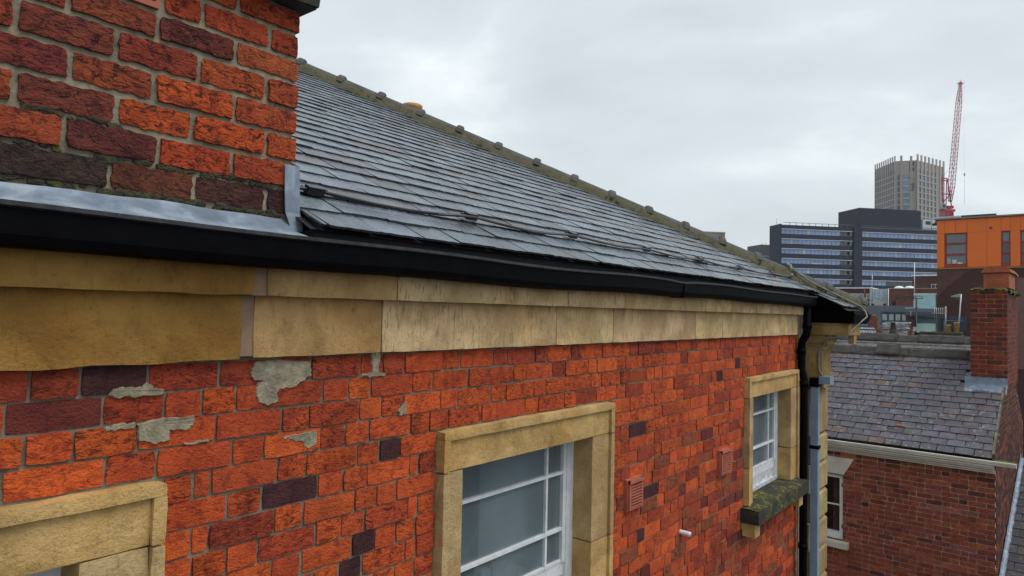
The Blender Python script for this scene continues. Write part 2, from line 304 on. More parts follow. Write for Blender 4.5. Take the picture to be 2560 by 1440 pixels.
ROWS = [[.574, .688, .858, 1.069, 1.276, 1.397, 1.611, 1.717, 1.828], [.525, .745, .906, 1.016, 1.126, 1.233, 1.448, 1.559, 1.663, 1.874, 1.985], [.569, .678, .836, 1.061, 1.288, 1.393, 1.61, 1.717, 1.824, 2.033],
 [.526, .755, .89, 1.118, 1.226, 1.444, 1.55, 1.658, 1.868, 1.971], [.999, 1.053, 1.279, 1.389, 1.606, 1.712, 1.817], [1.109, 1.227, 1.438, 1.546, 1.655, 1.869, 1.918], [.998, 1.052, 1.272, 1.383, 1.6, 1.704, 1.804],
 [1.11, 1.217, 1.436, 1.544, 1.65, 1.863, 1.917], [1.008, 1.269, 1.383, 1.595, 1.7, 1.805], [1.05, 1.268, 1.43, 1.54, 1.644, 1.856, 1.914], [1.10, 1.215, 1.43, 1.54, 1.7, 1.805], [1.05, 1.26, 1.37, 1.58, 1.732, 1.896]]
SPECIAL = {(1, .63): MAR, (0, .77): PUR, (0, .62): RD2, (0, .96): RD2, (0, 1.5): RD2, (0, 1.66): RD1, (4, 1.76): PUR, (5, 1.33): PUR, (8, 1.65): PUR, (9, 1.59): PUR, (3, .82): RD1, (3, .64): OR1, (0, 1.17): RD2,
 (3, 5.05): PUR, (2, 5.4): PUR, (11, 4.0): PUR, (14, 3.85): PUR}
def row_edges(k):
    if k < len(ROWS): e = list(ROWS[k])
    else: e = [1.0+R.uniform(0, .2)]
    st = R.random() < .5; y = e[-1]
    while y < 7.1: y += (R.choice((.215, .219, .222)) if st else R.choice((.103, .107, .11))) + R.uniform(-.004, .004); st = not st if R.random() < .86 else st; e.append(y)
    y = e[0]
    while y > -3: y -= (.219 if st else .107); st = not st; e.insert(0, y)
    return e
yc_ = lambda a, b: (a+b)/2
items = []; X, Y, Zv = V((1, 0, 0)), V((0, 1, 0)), V((0, 0, 1))
for k in range(39):
    zc = -.209-.0823*k; z0, z1 = zc-.0375, zc+.0375; e = row_edges(k)
    for a_, b_ in zip(e[:-1], e[1:]):
        segs = [(a_, b_)]
        if z0 < WT and z1 > WB-.11:
            for i, (p, q) in enumerate(WIN):
                zt, zb_ = WT, WB; p2, q2 = p, q
                if z0 < WB-.01: p2, q2 = (p-.07, q-.03)
                n2 = []
                for s0, s1 in segs:
                    if s1 <= p2 or s0 >= q2: n2.append((s0, s1))
                    else:
                        if s0 < p2-.03: n2.append((s0, p2-.004))
                        if s1 > q2+.03: n2.append((q2+.004, s1))
                segs = n2
        for s0, s1 in segs:
            s1c = min(s1, 7.08); wd = s1c-s0-(.0085 if yc_(s0, s1) < 2.2 else .006)+R.uniform(-.002, .002)
            if wd < .02: continue
            yc = (s0+s1)/2; zz = z0
            g_ = R.random()
            mott = math.sin(yc*2.7+k*.9)+math.sin(yc*6.1-k*1.7)
            c = OR1 if g_ < .36 else OR2 if g_ < .76 else RD1 if g_ < .94 else RD2
            low = max(0, min(1, (yc-3.4)/.8))*max(0, min(1, (-zc-.80)/.35))
            if R.random() < low*(.40+.18*mott): c = R.choice((BRN, BRN, BRN, RD2, RD2, MAR))
            if R.random() < .004 and yc > 2: c = PUR
            if k == 0 and R.random() < .35: c = RD2
            for (kk, yy), cc in SPECIAL.items():
                if kk == k and s0-.005 <= yy <= s1+.005: c = cc
            cc = tintc(c, .13); smooth_b = c in (PUR, MAR)
            if smooth_b: cc = (cc[0], cc[1], cc[2], .02)
            xf = R.uniform(-.003, .004)
            near = yc < 2.2
            def fn(mb, s0=s0, zz=zz, wd=wd, xf=xf, cc=cc, near=near, sb=smooth_b, k=k):
                mb.block((xf, s0+.004, zz+R.uniform(-.002, .002)), Y, Zv, X, wd, .0752, .018, 6 if near else 4, 3, .0006 if sb else .0020, .0005 if sb else .0017, .003 if sb else .0034, cc)
            items.append((seen(F0, (0, yc, zc), wd*.075, (1, 0, 0)), fn))
lay(items, wall, "brick", "brick", 300, "brick_field")
# cement smears left over the bricks
for poly in ([(1.17, -.215), (1.185, -.181), (1.246, -.176), (1.389, -.185), (1.397, -.233), (1.354, -.252), (1.337, -.266), (1.278, -.267), (1.261, -.287), (1.274, -.313), (1.234, -.32), (1.201, -.307), (1.189, -.276), (1.199, -.247), (1.22, -.241), (1.187, -.233)],
             [(.757, -.246), (.776, -.23), (.837, -.235), (.857, -.223), (.875, -.24), (.905, -.247), (.897, -.259), (.83, -.258), (.773, -.256)],
             [(.833, -.338), (.904, -.329), (.995, -.33), (.991, -.357), (.968, -.368), (.923, -.362), (.92, -.389), (.885, -.395), (.843, -.383)],
             [(.749, -.341), (.784, -.333), (.828, -.334), (.825, -.344), (.761, -.345)],
             [(1.284, -.432), (1.343, -.429), (1.426, -.426), (1.424, -.466), (1.394, -.481), (1.375, -.473), (1.38, -.455), (1.338, -.452), (1.325, -.44)], [(.965, -.408), (1.04, -.407), (1.036, -.413), (.975, -.414)],
             [(1.655, -.16), (1.70, -.165), (1.695, -.24), (1.73, -.252), (1.66, -.256), (1.61, -.25), (1.665, -.238)], [(1.80, -.395), (1.84, -.36), (1.835, -.41), (1.81, -.414)]):
    pts = []
    for (y0, z0), (y1, z1) in zip(poly, poly[1:]+poly[:1]):
        for f in (0, .2, .4, .6, .8): pts.append((y0+(y1-y0)*f+R.uniform(-.0035, .0035), z0+(z1-z0)*f+R.uniform(-.0035, .0035)))
    n = len(pts); mb = MB()
    cy_ = sum(p[0] for p in pts)/n; cz_ = sum(p[1] for p in pts)/n
    ring2 = []
    for i, (y, z) in enumerate(pts):
        (ya, za), (yb, zb) = pts[i-1], pts[(i+1) % n]; tx, tz = yb-ya, zb-za; l_ = math.hypot(tx, tz) or 1
        sg = 1 if sum(pts[q-1][0]*pts[q][1]-pts[q][0]*pts[q-1][1] for q in range(n)) > 0 else -1
        ring2.append((y+sg*tz/l_*.003, z-sg*tx/l_*.003))
    mb.add([(.0042+R.uniform(-.0012, .0012), y, z) for y, z in pts]+[(-.004, y, z) for y, z in ring2], [tuple(range(n))]+[(i, n+i, n+(i+1) % n, (i+1) % n) for i in range(n)])
    mb.build("mortar_patch", "patch", wall)

# ---- frieze of two stone bands
fr = MB().box(-.30, .0, -3, 7.12, -.16, .25).box(.0, .019, 1.115, 1.172, -.157, .0339).box(.0, .066, 1.125, 1.182, .0342, .2).build("frieze", "joint", hall)
def stone_col(y, hi=0): f = max(0, min(1, (y-.9)/1.5)); a = (.42, .235, .065); b = (.78, .565, .31); return tuple(a[i]+(b[i]-a[i])*f for i in range(3))
lo = [-2.2, -.75, 1.138, 1.686, 2.833, 3.402, 4.55, 5.048, 5.95, 6.566, 6.99]; up = [-2.0, -.6, 1.150, 1.714, 2.863, 3.446, 4.103, 4.602, 5.104, 5.648, 6.0, 6.61, 7.04]
for edges, xf, z0, z1 in ((lo, .024, -.163, .040), (up, .074, .034, .205)):
    for a_, b_ in zip(edges[:-1], edges[1:]):
        L_ = b_-a_; gap = .003; s0 = a_+gap; s1 = b_-gap
        if abs(a_-1.144) < .02: s0 += .022
        if abs(b_-1.144) < .02: s1 -= .014
        old = a_ < 1.1; nxn = max(6, int(L_/.06)); mb = MB()
        cc = tintc(stone_col((a_+b_)/2 if not old else .9), .07)
        mb.block((xf, s0, z0), Y, Zv, X, s1-s0, z1-z0, .05, nxn, 5 if old else 4, .0022 if old else .0012, .0030 if old else .0012, .007 if old else .003, cc)
        if old and z0 < 0:   # broken lower arris of the old stone
            mb.v = [(x, y, z-(.003*math.sin(y*7)+.003*math.sin(y*23)+.002 if z < z0+.012 else 0)-(.006 if z < z0+.012 and y < .85 else 0)) for x, y, z in mb.v]
        mb.build("frieze_stone", "stone" if a_ < 1.6 else "stones", fr)

# ---- gutter (main run), worn top lip and the stepped run round the corner cornice
def sag(t, p, q): return (0, .004*math.sin(t*1.7)+.003*math.sin(t*4.3)-(.009*math.exp(-((t-4.02)/.13)**2) if q > .2 else 0)+(.004*math.exp(-((t-3.5)/.4)**2)))
prof = [(.064, .120), (.142, .118), (.160, .126), (.168, .146), (.172, .204), (.172, .214), (.162, .214), (.158, .15), (.148, .134), (.064, .134)]
gut = MB().prism(prof, 'y', -3.0, 7.10, nt=80, fn=sag).box(.066, .168, 7.10, 7.106, .122, .212).build("gutter", "black", hall)
MB().prism([(.1735, .206), (.181, .210), (.181, .221), (.1605, .223), (.1605, .216), (.1735, .2145)], 'y', -3.0, 7.108, nt=80, fn=sag).build("gutter_lip", "rim", gut)
for y in (4.02,):
    MB().prism([(.064, .115), (.145, .113), (.166, .122), (.176, .146), (.178, .204), (.1725, .2045), (.1685, .146), (.160, .1265), (.142, .1185), (.064, .1195)], 'y', y, y+.06).build("gutter_joint", "black", gut)
g2 = MB(); p2 = [(7.40, -.040), (7.33, -.042), (7.30, -.02), (7.275, .05), (7.275, .062), (7.285, .062), (7.31, -.01), (7.34, -.028), (7.40, -.026)]
g2.prism(p2, 'x', .03, .47)
g2.prism([(.36, -.044), (.425, -.046), (.455, -.024), (.480, .046), (.480, .058), (.470, .058), (.445, -.014), (.415, -.032), (.36, -.030)], 'y', 7.278, 8.03)
g2.box(.05, .46, 7.33, 7.99, .045, .085)
g2.build("corner_gutter", "black", hall)
MB().prism([(7.42, .09), (7.36, .085), (7.16, .225), (7.2, .24)], 'x', .02, .17).build("corner_fascia", "black", hall)

# ---- slate roof
T = .53; CS, SN = 1/math.hypot(1, T), T/math.hypot(1, T); XE, ZE = .13, .262; GA = .155
up_ = V((-CS, 0, SN)); nn = V((SN, 0, CS))
def rp(s): return (XE-s*CS, ZE+s*SN)
def hip(x): return 7.57+x
ru = MB()
def rz(x, off=-.016): return ZE-T*(x-XE)+off
ru.add([(XE-.02, 1.30, rz(XE-.02)), (XE-.02, hip(XE-.02), rz(XE-.02)), (-5, 2.57, rz(-5)), (-5, 1.30, rz(-5))], [(0, 1, 2, 3)])
ru.add([(-.62, -3, rz(-.62)), (-.62, 1.30, rz(-.62)), (-5, 1.30, rz(-5)), (-5, -3, rz(-5))], [(0, 1, 2, 3)])
ru.add([(XE-.02, 7.16, rz(XE-.02)), (.44, 7.16, rz(.44)), (.44, hip(.44), rz(.44)), (XE-.02, hip(XE-.02), rz(XE-.02))], [(0, 1, 2, 3)])
ru.add([(.44, 8.01, rz(.44)), (-10.44, 8.01, rz(.44)), (-5, 2.57, rz(-5))], [(0, 1, 2)])
ru.add([(-5, -3, rz(-5)), (-5, 2.57, rz(-5)), (-10.44, 8.01, rz(.44)), (-10.44, -3, rz(.44))], [(0, 1, 2, 3)])
ru.box(-.2, .088, 1.33, 7.12, .13, .258)
roof = ru.build("roof", "under", hall)
items = []; SL = [(.112, .140, .172), (.095, .121, .150), (.135, .168, .202), (.070, .084, .103), (.070, .070, .080), (.090, .098, .114)]
for k in range(-2, 37):
    s0 = k*GA+R.uniform(-.006, .006); x0, z0 = rp(s0); ln = GA*1.75; x1, _ = rp(s0+ln)
    y = (7.155 if k < 0 else -2.6)+(.11 if k % 2 else 0)+(R.uniform(-.02, .02) if k >= 0 else 0)
    if k >= 0: y += (k*.037) % .1
    while y < hip(x0):
        wd = R.choice((.205, .212, .22, .225, .235)); y1 = y+wd
        wb_, wt_ = wd-.005, wd-.005
        if y1 > hip(x1): wt_ = max(.004, hip(x1)-y); 
        if y1 > hip(x0): wb_ = hip(x0)-y
        if wb_ > .012 and not (y1 < 1.34 and x0 > -.80):
            lift = .0135+R.uniform(-.002, .003)+(R.uniform(.003, .008) if R.random() < .025 else 0)
            c = tintc(R.choices(SL, (4, 4, 3, 2, 1.6, 1.6))[0], .10)
            tilt = R.uniform(-.012, .012); ds = R.uniform(-.007, .007)
            if y < 1.325 < y1 and x0 > -.80: wb_ = wt_ = y1-1.325-.004; yy = 1.325
            else: yy = y
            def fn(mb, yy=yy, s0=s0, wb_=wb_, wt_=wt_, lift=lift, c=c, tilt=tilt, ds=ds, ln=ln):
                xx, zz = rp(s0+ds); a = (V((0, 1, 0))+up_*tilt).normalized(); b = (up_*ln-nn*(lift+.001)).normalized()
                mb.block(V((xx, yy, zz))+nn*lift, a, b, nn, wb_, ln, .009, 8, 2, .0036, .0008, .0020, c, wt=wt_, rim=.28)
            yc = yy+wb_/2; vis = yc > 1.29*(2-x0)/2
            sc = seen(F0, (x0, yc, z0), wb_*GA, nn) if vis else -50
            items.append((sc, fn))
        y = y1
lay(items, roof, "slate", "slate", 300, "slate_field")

# ---- hip: mossy mortar bed and collared tiles
HD = V((1, 1, -T)).normalized(); HS = V((1, -1, 0)).normalized(); HU = HS.cross(HD); HU = HU if HU.z > 0 else -HU
def hp(x): return V((x, hip(x), rz(x, .012)))
mb = MB(); n = 150; vs = []
for i in range(n+1):
    x = -5.0+5.38*i/n; P = hp(x); j = lambda k: R.uniform(-k, k)
    for sx, uz in ((.155+j(.014), -.060+j(.004)), (.125+j(.006), -.018+j(.008)), (.075, .038+j(.006)), (0, .06), (-.075, .038), (-.125, -.018), (-.15, -.055)): vs.append(P+HS*sx+HU*uz)
mb.add(vs, [(i*7+k, i*7+k+1, (i+1)*7+k+1, (i+1)*7+k) for i in range(n) for k in range(6)], smooth=True)
hipo = mb.build("hip", "moss", hall)
xt = .40; i = 0
while xt > -5.0:
    xs = xt-.277; mb = MB(); Lh = (hp(xt)-hp(xs)).length
    O = hp(xs); dj = R.uniform(-.006, .006); ang = [math.radians(a_) for a_ in range(-80, 81, 20)]
    def arc(r, t, lift=0): return [O+HD*t+HS*(math.sin(a_)*r+dj)+HU*(math.cos(a_)*r-.012+lift) for a_ in ang]
    secs = [(.092, 0, 0), (.092, Lh-.080, 0), (.103, Lh-.074, .005), (.110, Lh-.060, .007), (.112, Lh-.016, .007), (.104, Lh-.002, .004), (.092, Lh, 0), (.08, Lh, 0)]
    vs = []
    for r, t, l in secs: vs += arc(r+R.uniform(-.001, .001), t, l)
    m = len(ang); mb.add(vs, [(a_*m+k, a_*m+k+1, (a_+1)*m+k+1, (a_+1)*m+k) for a_ in range(len(secs)-1) for k in range(m-1)], smooth=False)
    mb.build("hip_tile", "ridge", hipo); xt = xs; i += 1
for q in range(12):      # level ridge beyond the hip
    y0 = 2.6-.46*q; zr = rz(-5, .03); MB().prism([(-5.15, zr-.05), (-5.06, zr+.05), (-5, zr+.075), (-4.94, zr+.05), (-4.85, zr-.05)], 'y', y0-.45, y0).build("ridge_tile", "ridge", hipo)
for x in (-3.35, -2.55, -1.55, -.4, .02, .2):   # tufts of moss along the bed
    mb = MB(); P = hp(x)
    for q in range(14):
        c_ = P+HS*(.135+R.uniform(-.03, .03))+HD*R.uniform(-.09, .09)+HU*R.uniform(-.055, -.01); r = R.uniform(.008, .02)
        mb.block(c_-V((r, 0, r)), HD, HU, HS, 2*r, 2*r, .02, 3, 3, r*.3, r*.3, r*.6)
    mb.build("moss_tuft", "mossg", hipo, kind="stuff")
# white and black cable with clips along the eave slates, over the hip and down the corner
def sp(x, y, o=.03): return V((x, y, rz(x, 0)))+nn*o
clips = [(-.132, 1.468), (-.168, 2.359), (-.168, 3.227), (-.160, 4.11), (-.144, 4.961), (-.125, 5.77), (-.12, 6.6)]
pts = [sp(-.14, 1.10, .022)]
for (x, y), (x2, y2) in zip(clips[:-1], clips[1:]):
    pts += [sp(x, y, .034)]+[sp(x+(x2-x)*f+.030*math.sin(f*3.14)*(1 if y < 3 else .5), y+(y2-y)*f, .034-.010*math.sin(f*3.14)) for f in (.12, .3, .5, .7, .88)]
pts += [sp(-.12, 6.6, .034), sp(-.11, 6.95, .03), sp(-.13, 7.2, .04)]
cb = MB().tube(pts, .0075, 8).build("cable", "cablek", hall)
MB().tube([p+nn*.004-up_*.018+V((0, 0, .002*math.sin(i*2.1))) for i, p in enumerate(pts[5:])], .006, 8).build("second_cable", "cableg", cb)
for x, y in clips:
    p = sp(x, y, .034); mb = MB(); mb.obox(p-V((0, .035, 0))-up_*.016-nn*.016, V((0, .07, 0)), up_*.032, nn*.030); mb.obox(p-V((0, .045, 0))+up_*.012-nn*.01, V((0, .11, 0)), up_*.012, nn*.014); mb.build("cable_clip", "cablek", cb)
MB().tube([sp(-.13, 7.2, .04), sp(-.15, 7.33, .05), hp(-.22)+HS*.06+HU*.10, hp(-.22)+HU*.115], .014, 8).tube([hp(-.22)+HU*.115, hp(-.2)+HS*.10+HU*.06, hp(-.08)+HS*.15+HU*.0, hp(.06)+HS*.17-HU*.02, hp(.2)+HS*.16-HU*.03, hp(.33)+HS*.16-HU*.04, V((.47, 7.80, .075)), V((.495, 7.74, .03)), V((.43, 7.60, -.06)), V((.415, 7.40, -.12)), V((.40, 7.36, -.17)), V((.2, 7.36, -.20)), V((.17, 7.36, -.28)), V((.13, 7.35, -.34)), V((.125, 7.35, -.50)), V((.15, 7.34, -.56)), V((.175, 7.31, -.575))], .0085, 8).build("white_cable", "cable", cb)
mb = MB(); p = sp(-.10, 6.72, .028); mb.block(p-V((.015, .02, .012)), Y, Zv, X, .04, .03, .03, 3, 3, .004, .004, .008); mb.build("red_tag", "red", cb)

# ---- chimney stack at the eave
ch = MB(); ch.box(-.62, -.0075, -2.2, 1.296, -.1, 1.02); chim = ch.build("chimney", "cmortar", hall)
CR = [(.923, 1.005, [.62, .847, 1.087]), (.839, .923, [.735, .857, .975, 1.2]), (.757, .839, [.40, .62, .847, 1.083]), (.666, .757, [.509, .739, .971, 1.193]), (.576, .666, [.40, .633, .843, 1.085]), (.486, .576, [.512, .747, .956, 1.196]), (.395, .486, [.40, .624, .86, 1.083]), (.305, .395, [.43, .734, .969, 1.204])]
CC = {(0, 1.2): RD1, (1, 1.25): RD1, (1, 1.1): RD1, (1, .9): RD1, (2, .95): (.17, .03, .022), (2, 1.2): (.38, .075, .022), (2, .73): (.26, .05, .022), (2, .5): RD2, (3, .62): (.21, .04, .024), (3, .85): (.29, .04, .02), (3, 1.08): (.46, .08, .02), (3, 1.25): (.40, .065, .02), (3, .45): RD2,
      (4, .5): (.22, .035, .025), (4, .74): (.33, .06, .022), (4, .96): (.52, .075, .018), (4, 1.2): (.42, .065, .02), (5, .45): (.38, .07, .02), (5, .63): (.20, .04, .025), (5, .85): (.52, .08, .018), (5, 1.08): (.54, .075, .016), (5, 1.25): (.46, .07, .018),
      (6, .5): (.36, .06, .022), (6, .74): (.15, .03, .025), (6, .97): (.45, .055, .016), (6, 1.2): (.40, .06, .018), (7, .6): (.055, .028, .022), (7, .85): (.15, .040, .020), (7, 1.08): (.085, .026, .020), (7, 1.25): (.06, .020, .018)}
for k, (z0, z1, e) in enumerate(CR):
    e = list(e)+[1.306]
    while e[0] > -2: e.insert(0, e[0]-(.232 if R.random() < .7 else .117))
    for a_, b_ in zip(e[:-1], e[1:]):
        if k == 1 and a_ > .70 and b_ < .86: continue            # the air brick sits here
        c = R.choice((RD2, RD1, OR2))
        for (kk, yy), cc in CC.items():
            if kk == k and a_ < yy < b_: c = cc
        last = b_ > 1.3; mb = MB(); jt = .016
        mb.block((R.uniform(-.002, .006), a_+jt/2, z0+.0085), Y, Zv, X, b_-a_-(jt if not last else .008), z1-z0-.0165, .03, 12, 5, .0032, .0028, .0032, (c[0], c[1], c[2], R.uniform(.5, 1)))
        mb.build("brick", "chim", chim)
rest = MB()
for k, (z0, z1, e) in enumerate(CR):
    y = -.01
    for q in range(5): rest.block((-.012-.12*q, 1.296, z0+.007), (-1, 0, 0), Zv, Y, .108, z1-z0-.014, .02, 4, 2, .003, .003, .008, tintc(RD1, .2))
rest.build("brick_field", "chim", chim, kind="stuff")
mb = MB(); mb.box(-.04, -.004, .742, .840, .846, .99); mb.build("air_brick_hollow", "dark", chim)
mb = MB()
for y0, y1, z0, z1 in ((.738, .845, .845, .862), (.738, .748, .862, 1.0), (.835, .845, .862, 1.0), (.738, .845, .90, .915), (.738, .845, .955, .97)): mb.box(-.03, .006, y0, y1, z0, z1)
mb.build("air_brick", "terra", chim)
mb = MB(); mb.block((.072, -2.3, 1.006), Y, Zv, X, 3.640, .16, .80, 40, 3, .004, .004, .008); mb.box(-.72, .060, -2.29, 1.33, 1.0065, 1.15); mb.build("cap_stone", "cap", chim)
# lead: apron over the gutter and the upturned corner piece
mb = MB(); vs = []; ny = 60
for i in range(ny+1):
    y = -2.2+(1.283+2.2)*i/ny; wv = .004*math.sin(y*9)+.003*math.sin(y*23)
    vs += [(.004, y, .294+wv*.7), (.012, y, .284+wv*.6), (.062+wv*.3, y, .254+wv), (.128, y, .230+wv*.3), (.130, y, .222), (.06, y, .2)]
mb.add(vs, [(i*6+k, i*6+k+1, (i+1)*6+k+1, (i+1)*6+k) for i in range(ny) for k in range(5)], smooth=True); mb.build("lead_apron", "lead", chim)
mb = MB(); vs = []
LC = ((.474, 1.262, 1.316, .012), (.42, 1.262, 1.319, .0125), (.36, 1.264, 1.320, .014), (.315, 1.266, 1.322, .016), (.300, 1.268, 1.323, .022), (.272, 1.274, 1.324, .030), (.252, 1.280, 1.318, .038))
for z, ya, yb, xx in LC: vs += [(xx, ya, z), (xx+.001, ya+(yb-ya)*.5, z), (xx, yb, z), (xx-.12, yb+.003, z+.05)]
mb.add(vs, [(i*4+k, i*4+k+1, (i+1)*4+k+1, (i+1)*4+k) for i in range(6) for k in range(3)])
mb.add([(v[0]-.004, v[1], v[2]) for v in vs], [(i*4, (i+1)*4, (i+1)*4+1, i*4+1) for i in range(6)]); mb.build("lead_corner", "lead", chim)
for y0, y1, z, n_ in ((-.2, 1.25, .304, 110), (.35, 1.24, .396, 46), (.3, .8, .486, 12)):     # moss and grime on the lowest joints
    mb = MB()
    for q in range(n_):
        yy = R.uniform(y0, y1); r = R.uniform(.006, .018); mb.block((.001, yy-r, z-r*.6+R.uniform(-.006, .008)), Y, Zv, X, 2.4*r, 1.1*r, .012, 4, 3, r*.25, r*.2, r*.3)
    mb.build("joint_moss", "mossk", chim, kind="stuff")

# rear stack whose clay pot shows over the hip
st = MB().box(-4.95, -4.15, 5.75, 6.25, .7, 2.40).build("rear_chimney", "lowbrick", hall)
MB().tube([(-4.565, 6, 2.38), (-4.565, 6, 2.62), (-4.565, 6, 2.635), (-4.565, 6, 2.675), (-4.565, 6, 2.683), (-4.565, 6, 2.60)], [.128, .122, .138, .140, .128, .10], 24, caps=False).build("chimney_pot", "pot", st)

# ---- windows with sandstone surrounds
def window(parent, y0, y1, full):
    SC = (.60, .41, .175); SB = (.56, .40, .20); yi0, yi1 = y0+.132, y1-.212
    fr_ = MB(); xg = -.115
    # outer box frame and sash bars
    fr_.box(xg-.05, xg+.02, yi1-.062, yi1+.006, -1.54, -.66).box(xg-.05, xg+.012, yi0-.006, yi0+.05, -1.54, -.66).box(xg-.05, xg+.012, yi0, yi1, -.70, -.66)
    fr_.box(xg-.045, xg+.004, yi0+.05, yi1-.062, -1.43, -1.36)
    wfr = fr_.build("window", "white", parent)
    sb = MB(); m1 = yi1-.235; m0 = yi0+.205
    for yy in (m1,): sb.box(xg-.02, xg+.010, yy-.008, yy+.008, -1.36, -.70)
    for zz in (-.872, -1.177): sb.box(xg-.02, xg+.013, yi0+.05, yi1-.064, zz-.008, zz+.008)
    sb.box(xg-.02, xg+.014, yi1-.090, yi1-.062, -1.36, -.70).box(xg-.02, xg+.008, yi0+.05, yi1-.062, -1.36, -1.345).box(xg-.02, xg+.006, yi0+.05, yi1-.062, -.712, -.70)
    sb.build("glazing_bars", "white", wfr)
    MB().box(xg-.04, xg+.002, yi0+.05, yi1-.062, -1.54, -1.43).box(xg-.01, xg+.03, yi0+.03, yi1-.03, -1.545, -1.515).build("bottom_panel", "peel", wfr)
    for pa, pb in ((yi0+.05, m1-.009), (m1+.009, yi1-.09)):
        for za, zb in ((-.862, -.712), (-1.167, -.882), (-1.345, -1.187)): MB().box(xg-.012, xg-.006, pa, pb, za, zb).build("pane", "pane", wfr)
    # room behind
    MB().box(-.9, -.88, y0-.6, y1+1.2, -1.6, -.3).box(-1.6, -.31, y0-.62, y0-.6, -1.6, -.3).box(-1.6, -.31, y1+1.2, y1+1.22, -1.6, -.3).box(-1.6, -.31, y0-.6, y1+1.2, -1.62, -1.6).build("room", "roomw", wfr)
    MB().box(-.32, -.31, yi0+.50, yi1+.10, -1.62, -.4).box(-.30, -.29, yi0-.02, yi0+.16, -1.55, -.66).build("light_catch_panel", "wallin", wfr)  # pale panels added close behind the glass to catch light as room wall
    mb = MB()
    for q in range(5): mb.block((-.20, yi0+.30+.095*q, -1.50), Y, Zv, X, .10, (.16, .22, .25, .20, .14)[q], .05, 3, 3, .012, .012, .02)
    mb.build("folded_cloth", "wallin", wfr)
    # lintel with sunk face and raised fillet, jamb blocks with a joint
    xo, xi = .045, .028; w0 = .038
    mb = MB(); cc = tintc(SC, .05)
    mb.block((xi, y0+w0, -.672), Y, Zv, X, y1-y0-2*w0, .172-w0, .25, 14, 4, .0008, .001, .002, cc)
    mb.block((xo, y0, -.502-w0), Y, Zv, X, y1-y0, w0, .25, 18, 2, .0016, .0012, .004, cc)
    mb.block((xo-.0005, y0, -.672), Y, Zv, X, w0, .172-w0-.0008, .25, 2, 4, .0012, .001, .003, cc); mb.block((xo-.0005, y1-w0, -.672), Y, Zv, X, w0, .172-w0-.0008, .25, 2, 4, .0012, .001, .003, cc)
    mb.build("lintel", "stone", wfr)
    for (za, zb) in ((-1.243, -.676), (-1.552, -1.248)):
        for s in (0, 1):
            mb = MB(); cc = tintc(SB if za > -1.4 else SC, .08)
            if s == 0: mb.block((xi, y0+w0, za), Y, Zv, X, .132-w0, zb-za, .25, 3, 8, .001, .001, .003, cc); mb.block((xo, y0, za), Y, Zv, X, w0, zb-za, .25, 2, 8, .0015, .001, .004, cc)
            else:
                mb.block((xi, y1-.212, za), Y, Zv, X, .212-w0, zb-za, .25, 4, 8, .001, .001, .003, cc); mb.block((xo, y1-w0, za), Y, Zv, X, w0, zb-za, .25, 2, 8, .0015, .001, .004, cc)
            mb.build("jamb", "stone", wfr)
    # sill on two small brackets
    mb = MB(); mb.block((.150, y0-.072, -1.672), Y, Zv, X, y1-y0+.04, .112, .28, 22, 3, .003, .003, .006)
    n = 24; vs = []
    for i in range(n+1):
        for j in range(9): vs.append((.149-.27*j/8, y0-.07+(y1-y0+.036)*i/n, -1.5615+.012*j/8+R.uniform(-.003, .004)))
    mb.add(vs, [(i*9+j, (i+1)*9+j, (i+1)*9+j+1, i*9+j+1) for i in range(n) for j in range(8)], smooth=True)
    mb.build("sill", "sillm", wfr)
    for yb_ in (y0-.03, y1-.20): mb = MB(); mb.block((.105, yb_, -1.79), Y, Zv, X, .12, .116, .15, 4, 4, .0015, .0015, .004, tintc(SC, .05)); mb.build("bracket", "stone", wfr)
    return wfr
for i, (a_, b_) in enumerate(WIN): window(hall, a_, b_, i)

# ---- things fixed to the wall
def vent(y0, y1, z0, z1):
    MB().box(-.012, .010, y0+.01, y1-.01, z0+.01, z1-.01).build('vent_back', 'dark', hall)  # near-black backing: the shade behind the slats is put into its colour
    mb = MB(); mb.box(-.01, .022, y0, y0+.02, z0, z1).box(-.01, .022, y1-.02, y1, z0, z1).box(-.01, .022, y0+.02, y1-.02, z1-.016, z1).box(-.01, .022, y0+.02, y1-.02, z0, z0+.014).box(.0221, .034, y0+.008, y0+.030, z0+.008, z1-.006).box(.0221, .034, y1-.026, y1-.008, z0+.008, z1-.006).box(.0221, .040, y0+.008, y1-.008, z1-.024, z1-.006).box(.0182, .033, y0+.03, y1-.026, z0+.008, z0+.02)
    n = 8; h = (z1-z0-.05)/n
    for i in range(n): z = z0+.022+h*i; mb.add([(.018, y0+.03, z+h*.45), (.018, y1-.026, z+h*.45), (.036, y1-.026, z+h*.22), (.036, y0+.03, z+h*.22), (.018, y0+.03, z+h*.25), (.018, y1-.026, z+h*.25), (.036, y1-.026, z-.001), (.036, y0+.03, z-.001)], [(0, 1, 2, 3), (4, 7, 6, 5), (3, 2, 6, 7)])
    mb.build("wall_vent", "terra", hall)
vent(3.60, 3.785, -1.172, -.985); vent(5.03, 5.235, -1.212, -1.018)
MB().tube([(-.03, 4.39, -1.476), (.055, 4.40, -1.482), (.068, 4.402, -1.484), (.069, 4.402, -1.484), (.03, 4.395, -1.478)], [.016, .016, .017, .013, .012], 14, caps=False).build("overflow_pipe", "lightpipe", hall)
dp = MB().tube([(.10, 7.03, .13), (.10, 7.03, -.13), (.095, 7.03, -.16), (.06, 7.04, -.215), (.048, 7.04, -.25), (.046, 7.04, -.47), (.05, 7.04, -.52), (.068, 7.04, -.575), (.072, 7.04, -.62), (.072, 7.04, -9)], .037, 14).build("downpipe", "black", hall)
for z in (-.05, -.30, -.62, -2.2): MB().tube([(.10 if z > -.2 else .047 if z > -.5 else .072, 7.035, z), (.10 if z > -.2 else .047 if z > -.5 else .072, 7.035, z-.05)], .044, 14).build("pipe_collar", "black", dp)
